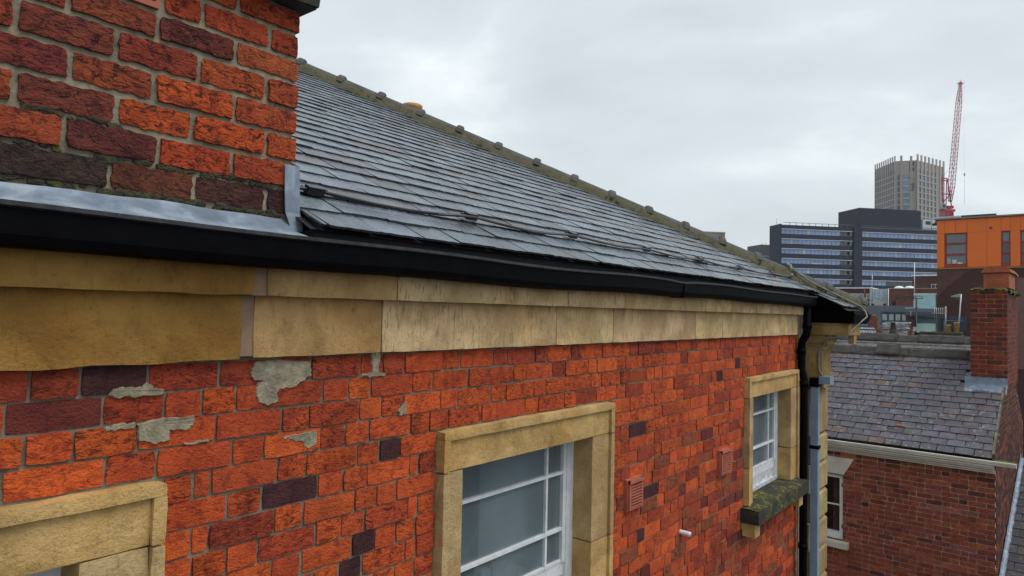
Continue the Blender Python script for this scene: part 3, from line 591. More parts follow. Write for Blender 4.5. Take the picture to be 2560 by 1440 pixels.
bp = MB().box(.078, .148, 7.255, 7.325, -9, -.685).build("square_downpipe", "blue", hall)
MB().box(.066, .153, 7.245, 7.335, -.690, -.600).build("pipe_elbow", "black", bp); MB().box(.1535, .25, 7.262, 7.40, -.655, -.580).box(.250, .258, 7.258, 7.404, -.659, -.576).build("pipe_outlet", "blue", bp)
for z in (-1.31, -3.1): MB().box(.07, .156, 7.25, 7.331, z, z+.035).build("pipe_clip", "black", bp)

# ---- corner: cornice return, capital, pilaster and quoins
SC = (.42, .295, .13)  # sandstone toned down: the corner's shade and stains are put into the colour
cor = MB(); cc = tintc(SC, .03)
cor.block((.02, 7.352, -.163), X, Zv, -Y, .384, .105, .4, 8, 3, .001, .001, .003, cc)
cor.block((.404, 7.352, -.163), Y, Zv, X, .53, .105, .3, 8, 3, .001, .001, .003, cc)
for (xo, yo, z0, z1) in ((.412, 7.345, -.0575, -.046), (.424, 7.335, -.0455, -.030), (.40, 7.36, -.0295, -.02)): cor.box(.02, xo, yo, 7.89+(7.352-yo), z0, z1, cc)
cor.box(.0, .19, 7.37, 7.80, -.2495, -.1635, cc).box(.0, .178, 7.38, 7.78, -.275, -.250, cc)
cornice = cor.build("cornice", "stone", hall)
for (x0, x1, y0, y1, z) in ((.195, .247, 7.375, 7.47, -.262), (.345, .398, 7.62, 7.74, -.255)):
    mb = MB(); mb.block((x0, y0, z), X, Zv, -Y, x1-x0, -.164-z, .10, 3, 4, .001, .001, .003, tintc(SC, .05)); mb.block((x1, y0, z), Y, Zv, X, y1-y0, -.164-z, .05, 3, 4, .001, .001, .003, tintc(SC, .05)); mb.build("console", "stone", cornice)
pi = MB(); pi.box(-.2, -.002, 7.13, 7.37, -9, -.1, tintc((.35, .29, .22), .05))
pi.prism([(-.1, 7.36), (.185, 7.36), (.185, 7.77), (-.1, 7.77)], 'z', -.295, -.2755, tintc(SC, .03)); pi.prism([(-.1, 7.37), (.172, 7.37), (.172, 7.76), (-.1, 7.76)], 'z', -.318, -.2955, tintc(SC, .03))
pil = pi.build("pilaster", "stone", hall)
mb = MB(); mb.block((-.05, 7.372, -.66), X, Zv, -Y, .203, .34, .3, 4, 6, .001, .001, .003, tintc(SC, .04)); mb.block((.153, 7.372, -.66), Y, Zv, X, .36, .34, .1, 6, 6, .001, .001, .003, tintc(SC, .04)); mb.build("pilaster_shaft", "stone", pil)
MB().prism([(-.05, 7.36), (.162, 7.36), (.170, 7.37), (.170, 7.76), (-.05, 7.76)], 'z', -.70, -.6605, tintc(SC, .05)).build("pilaster_base", "stone", pil)
z = -.72; k = 0
while z > -9:
    z1 = z-.292 if z < -1.0 else -1.205+.0; c = tintc((.44, .335, .18), .10); wdt = (.0, .06)[k % 2]
    mb = MB()
    pr = [(-.05, z1+.008), (.082, z1+.008), (.106, z1+.032), (.106, z-.026), (.082, z-.004), (-.05, z-.004)]
    mb.prism(pr, 'y', 7.385, 7.80, c); mb.box(-.08+wdt*.5, .05, 7.30+wdt, 7.384, z1+.008, z-.004, tintc((.36, .29, .2), .1)); mb.build("quoin", "stone", pil); z = z1; k += 1

# =================================================================== NEIGHBOURING SLATE-ROOFED HOUSE
A2 = -math.radians(2.8); F2 = (1.30, 12.0, A2)
hs = thing("slate_roofed_house", "small dark red brick house with purple slate roof and cream gutter beyond the passage", "house", (1.30, 12.0), A2)
TN = .65; CN, SNN = 1/math.hypot(1, TN), TN/math.hypot(1, TN); RV, VE, WE = 2.07, -.05, -1.953
def rw(v): return WE+TN*(v-VE)
UR = rw(RV)
WU0, WU1, WW0, WW1 = -3.0, -2.005, -3.588, -2.555
mb = MB()
for u0, u1, z0, z1 in ((-4.2, WU0, -5.2, -2.0), (WU1, .024, -5.2, -2.0), (WU0, WU1, -5.2, WW0), (WU0, WU1, WW1, -2.0)): mb.box(u0, u1, .0065, .25, z0, z1)
nw = mb.build("front_wall", "mortar2", hs)
MB().box(-4.2, -.002, .002, .25, -9, -5.2).build("lower_front_wall", "midbrick", hs)
items = []; NB = [(.30, .068, .036), (.27, .062, .036), (.24, .055, .034), (.34, .090, .036), (.29, .070, .052), (.15, .042, .03), (.085, .03, .025)]
def nb_tint(u, w_):
    e = max(0, min(1, (u+.55)/.5)); c = R.choices(NB, (4, 4, 3, 2, 2, .5+1.5*e, .2+1.2*e))[0]
    if -1.05 < u < -.35 and (abs(w_+2.80) < .045): c = (.30, .10, .075)
    if -.75 < u < -.2 and abs(w_+3.35) < .08: c = (.26, .07, .06)
    if w_ > -2.35 and R.random() < .5: c = R.choice(((.12, .03, .02), (.20, .05, .02)))
    return tintc(c, .16)
GU = .035; k = 0; zc = -2.205
while zc > -5.15:
    u = GU-.003; hd = k % 2 == 0
    while u > -4.2:
        wd = (.106 if hd else .222)+R.uniform(-.006, .006); u0 = u-wd; hd = not hd if R.random() < .8 else hd
        if WW0-.02 < zc < WW1+.03 and u0 < WU1 < u: u0 = WU1; wd = u-u0
        if WW0-.02 < zc < WW1+.03 and u0 < WU0 < u: u = WU0; wd = u-u0
        if wd > .025 and not (u0 < WU1-.01 and u > WU0+.01 and WW0-.02 < zc < WW1+.03):
            c = nb_tint(u0, zc)
            def fn(mb, u0=u0, wd=wd, zc=zc, c=c): mb.block((u0+.004, R.uniform(-.003, .003), zc-.0325), X, Zv, -Y, wd-.008, .0655, .014, 3, 2, .0014, .0016, .004, c)
            items.append((seen(F2, (u0+wd/2, 0, zc), wd*.07, (0, -1, 0)), fn))
        u = u0
    zc -= .0745; k += 1
lay(items, nw, "brick", "nbrick", 300, "brick_field")
# gable wall and its bricks
GU = .035
def gtop(v): return rw(v)+.03 if v < RV else rw(2*RV-v)+.03
mb = MB(); vs = [(GU-.01, 0.009, -9), (GU-.01, 4.1, -9), (GU-.01, 4.1, gtop(4.1)), (GU-.01, RV, gtop(RV)), (GU-.01, .009, gtop(.009))]
mb.add(vs+[(x-.03, y, z) for x, y, z in vs], [(0, 1, 2, 3, 4), (9, 8, 7, 6, 5)]+[(i, 5+i, 5+(i+1) % 5, (i+1) % 5) for i in range(5)])
gw = mb.build("gable_wall", "mortar2", hs)
mb = MB(); zc = -5.0; k = 0
while zc < UR:
    v = .0 if k % 2 else .11; 
    while v < 3.9:
        wd = .222 if R.random() < .7 else .107
        if zc+.04 < gtop(v+wd*.5)-.02: c = tintc(R.choice(((.09, .028, .02), (.06, .022, .018), (.16, .04, .022), (.20, .05, .025), (.05, .02, .018))), .2); mb.block((GU, v+.005, zc-.031), Y, Zv, X, wd-.010, .062, .012, 2, 1, .002, .001, .003, c)
        v += wd
    zc += .0745; k += 1
mb.build("brick_field", "nbrick", gw, kind="stuff")
MB().add([(GU-.002, -.02, gtop(-.02)+.0), (GU-.035, -.02, gtop(-.02)), (GU-.035, RV, gtop(RV)), (GU-.002, RV, gtop(RV)), (GU-.002, -.02, gtop(-.02)-.05), (GU-.035, -.02, gtop(-.02)-.05), (GU-.035, RV, gtop(RV)-.05), (GU-.002, RV, gtop(RV)-.05)], [(0, 3, 2, 1), (0, 4, 7, 3), (1, 2, 6, 5), (0, 1, 5, 4)]).build("verge_mortar", "cap", hs)
# window
xg = .06; fr2 = MB(); fr2.box(WU1-.055, WU1, xg-.03, xg+.05, WW0, WW1).box(WU0, WU0+.055, xg-.03, xg+.05, WW0, WW1).box(WU0+.055, WU1-.055, xg-.03, xg+.05, WW1-.05, WW1).box(WU0+.055, WU1-.055, xg-.035, xg+.05, WW0, WW0+.11).box(WU0+.055, WU1-.055, xg-.012, xg+.02, -3.058, -3.036)
win2 = fr2.build("window", "upvc", hs)
for za, zb in ((-3.036, WW1-.05), (WW0+.11, -3.058)): MB().box(WU0+.055, WU1-.055, xg+.002, xg+.008, za, zb).build("pane", "panec", win2)
for z in (-2.74, -3.41): MB().box(WU1-.02, WU1-.008, xg-.042, xg-.031, z, z+.06).build("hinge", "cablek", win2)
mb = MB(); n = 16
mb.prism([(WU1-.17+.155*i/n, .100+.012*math.sin(i*1.9)) for i in range(n+1)]+[(WU1-.015, .13), (WU1-.17, .13)], 'z', WW0, WW1, smooth=False); mb.build("curtain", "curtain", win2)
MB().box(WU0-.3, WU1+.3, 1.2, 1.22, -4.2, -2.2).box(WU0-.3, WU1+.3, .26, 1.2, -4.2, -4.18).box(WU1+.28, WU1+.3, .26, 1.2, -4.2, -2.2).build("room", "dark", win2)
MB().prism([(.75, -3.66), (.70, -3.40), (.76, -3.32), (.95, -3.32), (.98, -3.66)], 'x', WU0+.2, WU1-.3).build("armchair_back", "brownc", win2)
MB().add([(WU0-.16, -.03, -2.262), (-1.835, -.03, -2.262), (-1.985, -.03, -2.53), (WU0+.0, -.03, -2.53), (WU0-.16, .12, -2.262), (-1.835, .12, -2.262), (-1.985, .12, -2.53), (WU0, .12, -2.53)], [(0, 3, 2, 1), (0, 1, 5, 4), (1, 2, 6, 5), (2, 3, 7, 6), (3, 0, 4, 7)]).build("lintel", "cream", win2)
MB().prism([(.1, -3.605), (-.085, -3.612), (-.09, -3.62), (-.09, -3.712), (.1, -3.712)], 'x', WU0-.10, -1.908).build("sill", "cream", win2)
# cornice mouldings and cream gutter
MB().prism([(.0, -2.045), (-.118, -2.045), (-.118, -2.068), (-.095, -2.078), (-.092, -2.10), (-.06, -2.118), (-.056, -2.138), (-.03, -2.150), (-.026, -2.172), (.0, -2.172)], 'x', -4.2, .02).build("eaves_moulding", "cream", hs)
MB().prism([(-.045, -2.043), (-.125, -2.043), (-.140, -2.030), (-.142, -2.005), (-.150, -1.998), (-.150, -1.976), (-.138, -1.972), (-.132, -2.000), (-.128, -2.025), (-.05, -2.030), (-.048, -1.985), (-.04, -1.985)], 'x', -4.2, .285).build("gutter", "cream", hs)
MB().prism([(.0, -2.03), (-.03, -2.03), (-.04, -1.98), (0, -1.97)], 'x', .02, .28).build("gutter_debris", "mossg", hs)
# roof slates
bb = V((0, CN, SNN)); nv = V((0, -SNN, CN)); GN = (RV-VE)/CN/17
mb = MB(); mb.add([(-4.2, VE+.03, rw(VE+.03)-.012), (GU-.02, VE+.03, rw(VE+.03)-.012), (GU-.02, RV, UR-.012), (-4.2, RV, UR-.012), (-4.2, 2*RV+.0, rw(0)-.012), (GU-.02, 2*RV, rw(0)-.012)], [(0, 1, 2, 3), (3, 2, 5, 4)]); nroof = mb.build("roof", "under", hs)
items = []; NS = [(.098, .085, .108), (.094, .086, .107), (.088, .087, .107), (.101, .087, .101), (.104, .084, .092), (.094, .096, .115), (.13, .090, .080), (.074, .070, .083)]
for k in range(17):
    v = VE+k*GN*CN; u = -4.2+(.118 if k % 2 else 0)
    while u < GU-.01:
        wd = R.choice((.225, .232, .238, .245)); u1 = min(u+wd, GU-.004+.03*v/2); 
        if u1-u > .05 and not (u1 > -.40 and v > 1.24):
            top = k/17; c = tintc(R.choices(NS, (4, 4, 3, 3, 1.2+top, 3, .25+1.8*top**3, .6))[0], .12, a=R.random())
            lift = .017+R.uniform(-.003, .004); ln = GN*1.7; ds = R.uniform(-.005, .005); tl = R.uniform(-.012, .012)
            def fn(mb, u=u, u1=u1, v=v, c=c, lift=lift, ln=ln, ds=ds, tl=tl):
                b = (bb*ln-nv*lift).normalized(); a = (V((1, 0, 0))+bb*tl).normalized()
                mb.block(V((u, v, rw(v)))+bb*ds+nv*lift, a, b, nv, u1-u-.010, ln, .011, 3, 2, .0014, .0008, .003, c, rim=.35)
            items.append((seen(F2, ((u+u1)/2, v, rw(v)), (u1-u)*GN, nv), fn))
        u += wd
lay(items, nroof, "slate", "nslate", 300, "slate_field")
mb = MB(); mb.block(V((-1.30, .33, rw(.33)))+nv*.03, X, bb, nv, .12, .05, .02, 4, 3, .008, .008, .01); mb.build("dead_leaf_clump", "clay", nroof)
def ridge(parent, u0, u1, v, w_, step=.45):
    u = u0; i = 0
    while u < u1:
        mb = MB(); h = R.uniform(-.012, .014); e = min(u+step-.008, u1); sk = R.uniform(-.01, .01); g_ = R.uniform(.0, .02)
        prof = [(v-.15, w_-.085+h), (v-.142, w_-.055+h), (v-.05, w_+.055+h), (v, w_+.075+h), (v+.05, w_+.055+h), (v+.142, w_-.055+h), (v+.15, w_-.085+h)]
        mb.prism(prof, 'x', u, e, nt=5, fn=lambda t, p, q: (R.uniform(-.004, .004)+sk*(t-u), R.uniform(-.004, .004)))
        if R.random() < .75: mb.prism([(p-.006*(1 if p < v else -1)*-1, q+.014) for p, q in prof], 'x', e-.05, e+.006, nt=1)
        mb.build("ridge_tile", "nridge", parent); u += step; i += 1
MB().prism([(RV-.17, UR-.12), (RV-.1, UR-.02), (RV+.1, UR-.02), (RV+.17, UR-.12)], 'x', -4.2, -.46, nt=30, fn=lambda t, p, q: (R.uniform(-.01, .01), R.uniform(-.01, .01))).build("ridge_bedding", "moss", nroof)
ridge(nroof, -4.15, -.46, RV, UR+.0)
mb = MB(); mb.prism([(RV-.17, UR-.045), (RV-.155, UR-.015), (RV-.02, UR+.125), (RV+.02, UR+.125), (RV+.1, UR+.03)], 'x', -1.98, -1.60); mb.build("ridge_tile", "nridge", nroof)
# chimney
CU0, CU1, CV0, CV1, CW0, CW1 = -.442, .055, 1.36, 2.95, -1.05, .525
cb_ = MB().box(CU0+.008, CU1-.008, CV0+.008, CV1, CW0, CW1).build("chimney", "mortar2", hs)
k = 0; zc = CW1-.037; rest = MB(); NC = [(.21, .040, .020), (.18, .036, .02), (.24, .044, .02), (.13, .03, .02), (.085, .026, .02)]
while zc > CW0:
    u = CU0; hd = k % 2 == 0; 
    while u < CU1-.02:
        wd = .112 if (hd and u == CU0) else .219; u1 = min(u+wd, CU1)
        mb = MB(); mb.block((u+.003, CV0+R.uniform(-.003, .003), zc-.034), X, Zv, -Y, u1-u-.006, .068, .012, 4, 2, .0014, .0016, .004, tintc(R.choices(NC, (3, 3, 3, 1, .6+(1.5 if zc < -.6 else 0)))[0], .13)); mb.build("brick", "nbrick", cb_); u = u1
    v = CV0
    while v < CV1:
        wd = .222 if R.random() < .5 else .107; rest.block((CU1, v+.003, zc-.034), Y, Zv, X, min(wd, CV1-v)-.006, .068, .012, 2, 1, .0014, .001, .004, tintc(R.choices(NC, (2, 2, 1, 3, 2))[0], .15)); v += wd
    zc -= .0755; k += 1
rest.build("brick_field", "nbrick", cb_, kind="stuff")
mb = MB(); n = 26; vs = []
for i in range(n+1):
    for j in range(n+1):
        a_, b_ = i/n, j/n; e = min(a_, 1-a_, b_, 1-b_)*2; drp = -.10*max(0, (a_-.86)/.14)*R.uniform(.2, 1) if a_ > .86 else 0
        vs.append((CU0-.01+(CU1-CU0+.05)*a_+R.uniform(-.01, .01), CV0-.02+(CV1-CV0)*b_, CW1+.005+.055*min(1, e*2.5)+R.uniform(-.012, .014)+drp))
mb.add(vs, [(i*(n+1)+j, (i+1)*(n+1)+j, (i+1)*(n+1)+j+1, i*(n+1)+j+1) for i in range(n) for j in range(n)], smooth=False); mb.build("mossy_flaunching", "mossg", cb_)
pt = MB().box(-.275, .065, 1.50, 2.45, .56, .80).build("clay_pot", "clay", cb_)
mb = MB(); an = [math.radians(a_) for a_ in range(-90, 91, 18)]
for t0, t1, r, z_ in ((1.47, 1.95, .20, .81), (1.93, 2.42, .205, .812), (2.40, 2.70, .20, .80)):
    pr = [(-.105+math.sin(a_)*r, z_+math.cos(a_)*r*.55) for a_ in an]
    mb.prism(pr, 'y', t0, t1)
mb.build("pot_hood", "clay", pt)
mb = MB(); n = 14; vs = []
for i in range(n+1):
    u = -.515+(.055+.515)*i/n; q = R.uniform(-.004, .004)
    for v, o in ((CV0-.006, .15), (CV0-.012, .05), (1.33, .02), (1.25, .018), (1.20+q, .014), (1.198+q, .002)): vs.append((u, v, rw(v)+o+R.uniform(-.003, .003)))
mb.add(vs, [(i*6+k, i*6+k+1, (i+1)*6+k+1, (i+1)*6+k) for i in range(n) for k in range(5)], smooth=True)
mb.add([(-.5, 1.20, rw(1.2)+.02), (-.46, 1.2, rw(1.2)+.02), (-.445, 1.9, rw(1.9)+.10), (-.45, 1.9, rw(1.9)+.02)], [(0, 1, 2, 3)]); mb.build("lead_apron", "lead", cb_)

# lower lean-to roof on the right of the gable
lh = thing("lower_slate_house", "dark slate lean-to roof abutting the gable at the right edge of the picture", "house", (1.30, 12.0), A2)
def lw(v): return -3.76+.40*(v-.3)
MB().box(.08, 4, -1.0, 3.6, -9, -4.6).box(.08, 4, 3.0, 3.6, -9, lw(3.0)-.05).build("wall", "midbrick", lh)
lr = MB().add([(.05, -1.2, lw(-1.2)-.02), (4, -1.2, lw(-1.2)-.02), (4, 3.6, lw(3.6)-.02), (.05, 3.6, lw(3.6)-.02)], [(0, 1, 2, 3)]).build("roof", "under", lh)
items = []; b2 = V((0, 1, .40)).normalized(); n2 = V((0, -.40, 1)).normalized()
for k in range(24):
    v = -1.2+.195*k; u = .05+(.14 if k % 2 else 0)
    if k % 2: u = .05-.14
    while u < 3.9:
        u0 = max(u, .05)
        c = tintc(R.choice(((.05, .052, .06), (.045, .045, .05), (.065, .06, .068))), .15)
        def fn(mb, u0=u0, u=u, v=v, c=c): mb.block(V((u0, v, lw(v)))+n2*.016, X, (b2*.34-n2*.015).normalized(), n2, u+.285-u0-.006, .34, .008, 3, 2, .002, .001, .003, c)
        items.append((seen(F2, (u0+.14, v, lw(v)), .05, n2), fn)); u += .285
lay(items, lr, "slate", "dslate", 120, "slate_field")
mb = MB(); n = 60; vs = []
for i in range(n+1):
    v = -.9+4.4*i/n; z = lw(v); saw = .05*((i % 4)/4)
    vs += [(GU+.012, v, z+.10+saw), (GU+.016, v, z+.05), (GU+.03, v, z+.025), (GU+.065+R.uniform(-.008, .008), v, z+.028)]
mb.add(vs, [(i*4+k, i*4+k+1, (i+1)*4+k+1, (i+1)*4+k) for i in range(n) for k in range(3)], smooth=True); mb.build("lead_flashing", "lead", lh)

# rear range with its own ridge just above the first
rh = thing("rear_slate_range", "second slate roof with dark lichened ridge tiles right behind the purple slate roof", "house", (1.30, 12.0), A2)
RV2, RW2 = 4.55, -.395
MB().box(-4.2, -.80, 4.1, 7.0, -9, -1.3).build("wall", "midbrick", rh)
r2 = MB().add([(-4.2, 3.4, RW2-.62), (-.74, 3.4, RW2-.62), (-.74, RV2, RW2), (-4.2, RV2, RW2), (-4.2, 6.4, RW2-1), (-.74, 6.4, RW2-1)], [(0, 1, 2, 3), (3, 2, 5, 4)]).build("roof", "under", rh)
b3 = V((0, 1, .54)).normalized(); n3 = V((0, -.54, 1)).normalized(); mbr = MB()
for k in range(9):
    v = 3.45+k*.125; u = -4.2+(.15 if k % 2 else 0)
    while u < -.76: mb = mbr; mb.block(V((u, v, RW2+.54*(v-RV2)))+n3*.016, X, (b3*.2-n3*.014).normalized(), n3, min(.295, -.74-u), .2, .008, 2, 1, .002, .001, .003, tintc((.115, .105, .11), .12)); u += .3
mbr.build("slate_field", "nslate", r2, kind="stuff")
MB().add([(-.735, 3.4, RW2-.60), (-.70, 3.4, RW2-.60), (-.70, RV2, RW2+.04), (-.735, RV2, RW2+.04), (-.735, 3.4, RW2-.7), (-.70, 3.4, RW2-.7), (-.70, RV2, RW2-.06), (-.735, RV2, RW2-.06)], [(0, 1, 2, 3), (1, 5, 6, 2), (0, 3, 7, 4)]).build("verge_board", "mortar2", rh)
ridge(r2, -4.15, -.72, RV2, RW2+.02, .40)

# =================================================================== ROOFTOP CLUTTER BEYOND (about 40 m)
t = thing("distant_chimney", "long mossy brick chimney stack with two buff pots between the aerial poles", "chimney", (-2.4, 40))
MB().box(-.90, .85, -.3, .3, -9, -.62).build("stack", "darkbrick", t)
mb = MB(); mb.block((-.95, -.34, -.64), X, Zv, -Y, 1.85, .10, .66, 20, 3, .02, .03, .03); mb.build("mossy_top", "moss", t)
for x, z in ((.29, -.17), (.62, -.04)): MB().tube([(x, 0, -.6), (x, 0, z-.06), (x, 0, z-.05), (x, 0, z)], [.125, .105, .125, .12], 14).build("chimney_pot", "pot", t)
def pole(name, label, x, y, x0, z0, z1, r=.02, mat="metal"):
    t = thing(name, label, "aerial", (x, y)); MB().tube([(x0-x, 0, z0), (0, 0, z1)], r, 8).build("mast", mat, t); return t
t = pole("television_aerial", "tall leaning aerial pole with a small fan aerial at its top by the red chimney", -1.58, 40, -1.72, -.95, 1.36, .028)
mb = MB(); mb.tube([(0, 0, 1.25), (-.42, 0, 1.22)], .012, 6)
for i in range(7): x = -.06-.055*i; h = .26-.03*i; mb.tube([(x, 0, 1.24-h*.55), (x, 0, 1.24+h*.55)], .009, 6)
mb.build("aerial_rods", "metal", t)
t = pole("television_aerial", "shorter aerial pole with a horizontal comb aerial pointing left", -2.25, 40.2, -2.25, -.6, .74, .028)
mb = MB(); mb.tube([(0, 0, .40), (-.62, 0, .40)], .014, 6)
for i in range(6): x = -.03-.09*i; mb.tube([(x, 0, .12), (x, 0, .68)], .011, 6)
mb.box(-.04, .05, -.03, .03, .42, .70); mb.build("aerial_rods", "metal", t)
t = pole("television_aerial", "dark mast carrying a long twisted aerial boom in front of the cyan panel", -3.55, 40.4, -3.58, -.85, 1.22, .04, "cablek")
mb = MB(); mb.tube([(.28, 0, 1.14), (-1.05, 0, 1.20)], .02, 6).tube([(.28, 0, 1.24), (-1.05, 0, 1.30)], .014, 6).tube([(.28, 0, 1.14), (.28, 0, 1.24)], .014, 6)
for x in (-.15, -.5, -.95): mb.tube([(x, 0, 1.0), (x+.05, 0, 1.32)], .018, 6)
mb.tube([(-.12, 0, .62), (.05, 0, .62), (.06, 0, .70)], .016, 6).block((-1.12, -.05, .78), X, Zv, -Y, .18, .32, .1, 3, 3, .02, .02, .05); mb.build("aerial_boom", "cablek", t)
MB().box(-.02, .02, -.03, .03, -.6, .9).box(-.14, .02, -.06, .05, -.55, -.32).build("junction_box", "metal", t)
pole("flag_pole", "thin tall white pole rising in front of the dark office block", -5.3, 52.3, -5.3, 1.7, 3.9, .025, "upvc"); 
pole("weather_mast", "short white mast topped with a fan of thin rods over the brick roofs", -9.4, 60.5, -9.4, 1.4, 3.6, .025, "metal")
t = thing("brick_stub_stack", "low red brick stack right beside the foreground corner gutter", "chimney", (-5.62, 40.8))
MB().box(-.22, .24, -.25, .25, -9, .17).build("stack", "midbrick", t); MB().tube([(0, 0, .17), (0, 0, .27)], .11, 10).build("pot", "clay", t)
t = thing("glazed_roof_light", "pale blue ridged glass roof light behind the near ridge tiles", "roof light", (-5.6, 39.6))
mb = MB()
for i in range(7): mb.obox((-.48+.135*i, 0, -.86), (.11, 0, 0), (-.30, .5, .42), (0, -.02, .02), tintc((.25, .30, .34), .15))
mb.build("glass_panels", "tintg", t); MB().box(-.6, .5, .3, .9, -9, -.5).build("base", "midbrick", t)
t = thing("far_slate_roof", "patchy grey slate roof slope seen left of the dark cowl", "house", (-5.0, 42.5))
mb = MB(); 
for r_ in range(10):
    for q in range(7): mb.obox((-.62+.19*q+(.09 if r_ % 2 else 0), .9*r_/10, -.86+.075*r_), (.18, 0, 0), (0, .09, .075), (0, -.02, .02), tintc(R.choice(((.16, .17, .19), (.10, .10, .11), (.22, .23, .25), (.07, .07, .075))), .2))
mb.build("slate_field", "dslate", t, kind="stuff"); MB().box(-.8, .9, .3, 1.2, -9, -.5).build("wall", "midbrick", t)
t = thing("chimney_cowl", "dark tapering chimney cowl standing on a square base above the near ridge", "chimney", (-4.58, 40.2))
MB().tube([(0, 0, -.72), (0, 0, -.60), (0, 0, -.595), (0, 0, -.5), (.0, 0, -.14), (0, 0, -.12)], [.20, .20, .165, .165, .10, .12], 8).build("cowl", "cap", t); MB().box(-.17, .17, -.17, .17, -9, -.72).build("stack", "darkbrick", t)

# =================================================================== BUILDINGS BEHIND
def panel_grid(parent, name, mat, cells, depth, axis='x'):
    pass
t = thing("orange_clad_building", "modern block with bright orange panels over dark brown brick at the right edge", "building", (-4.33, 55))
def Wd(mb, x0, x1, z0, z1, holes, y0, y1, c):   # wall with rectangular holes, split into boxes
    xs = sorted({x0, x1, *[h[0] for h in holes], *[h[1] for h in holes]})
    for a_, b_ in zip(xs[:-1], xs[1:]):
        hz = sorted([(h[2], h[3]) for h in holes if h[0] <= a_ and h[1] >= b_]); z = z0
        for p, q in hz:
            if p > z: mb.box(a_, b_, y0, y1, z, p, c)
            z = q
        if z < z1: mb.box(a_, b_, y0, y1, z, z1, c)
holes = [(.47, 1.76, 3.85, 6.05), (3.63, 4.12, 3.82, 6.02), (4.65, 5.14, 3.8, 6.0), (5.9, 7.1, 3.8, 6.0)]
mb = MB(); mb.box(.0, 8, .35, 14, -9, 7.0, (.30, .05, .012, 1)); mb.build("core", "dark", t)
mb = MB(); Wd(mb, .0, 8, 3.70, 7.02, [(a_-.002, b_+.002, c_-.002, d_+.002) for a_, b_, c_, d_ in holes], .06, .34, (.32, .05, .012, .5)); mb.build("panel_backing", "tint", t)
PX = [0, .45, 1.10, 1.76, 2.85, 3.63, 4.12, 4.65, 5.14, 5.9, 7.1, 8]
for (za, zb) in ((3.72, 6.055), (6.065, 6.98)):
    for a_, b_ in zip(PX[:-1], PX[1:]):
        if za < 5:
            if any(h[0] <= a_+.02 and h[1] >= b_-.02 for h in holes) or a_ in (.45, 1.10):
                continue
        mb = MB(); mb.box(a_+.008, b_-.008, .03, .058, za, zb, tintc((.78, .165, .022), .02)); mb.build("cladding_panel", "clean", t)
for i, (a_, b_, c_, d_) in enumerate(holes):
    f_ = MB(); cR = (.28, .035, .035, .5); th = .09 if i == 0 else .07
    f_.box(a_, a_+th, .08, .2, c_, d_, cR).box(b_-th, b_, .08, .2, c_, d_, cR).box(a_+th, b_-th, .081, .2, c_, c_+.10, cR).box(a_+th, b_-th, .081, .2, d_-.05, d_, cR)
    for z in (c_+(d_-c_)*.34, c_+(d_-c_)*.68): f_.box(a_+th, b_-th, .082, .2, z-.06, z+.06, cR)
    wo = f_.build("window", "tint", t)
    zs = [c_+.10, c_+(d_-c_)*.34-.06, c_+(d_-c_)*.34+.06, c_+(d_-c_)*.68-.06, c_+(d_-c_)*.68+.06, d_-.05]
    for j in range(3): mb = MB(); mb.box(a_+th, b_-th, .15, .16, zs[2*j], zs[2*j+1], (.10, .12, .125, .5) if (i == 0 or j == 2) else (.02, .02, .024, .5)); mb.build("pane", "officeglass", wo)
    MB().box(a_-.04, b_+.02, -.01, .1, c_-.12, c_-.03, (.30, .05, .03, .5)).build("sill", "tint", wo)
    if i == 0: MB().box(a_+.12, a_+.34, .12, .149, c_+.1, c_+.5, (.3, .33, .3, 1)).box(a_+.42, a_+.66, .12, .149, c_+.12, c_+.38, (.55, .57, .55, 1)).box(a_+.72, a_+1.0, .12, .149, c_+.1, c_+.2, (.6, .6, .58, 1)).build("desk_clutter", "tint", wo)
MB().box(-.12, 8, -.10, 14, 7.02, 7.12, (.22, .20, .18, .5)).box(-.15, 1.35, -.05, 4, 7.12, 7.24, (.50, .52, .52, .5)).build("roof_edge", "tint", t)
MB().box(1.3, 3.3, 1.0, 5, 7.12, 7.38, (.045, .045, .055, .5)).box(3.4, 5.2, 1.5, 5, 7.12, 7.30, (.045, .045, .055, .5)).build("roof_plant", "tint", t)
MB().box(2.98, 3.16, .02, .05, 6.22, 6.38, (.30, .03, .03, .5)).build("alarm_box", "tint", t)
MB().box(-.03, 8, .0, .36, 3.60, 3.70, (.33, .17, .03, .5)).build("brick_course_edge", "tint", t)
MB().box(0, 8, .05, .34, -9, 3.60).build("brick_base", "farbrick", t)
MB().box(-.3, -.02, .1, .5, 6.70, 6.82, (.03, .03, .035, .5)).build("gutter_end", "tint", t)
mb = MB(); mb.box(.25, 1.75, .0, .049, -.75, .35, (.03, .05, .075, .5)); mb.build("blue_window", "officeglass", t); MB().box(.40, 1.55, -.03, -.001, .02, .07, (.16, .24, .28, .5)).box(.40, .46, -.03, -.001, -.7, .02, (.2, .28, .3, .5)).build("window_rail", "tint", t)
mb = MB(); mb.box(4.42, 5.2, .0, .049, -3, 2.95, (.16, .085, .07, .5)); mb.build("pale_brick_pier", "tint", t)

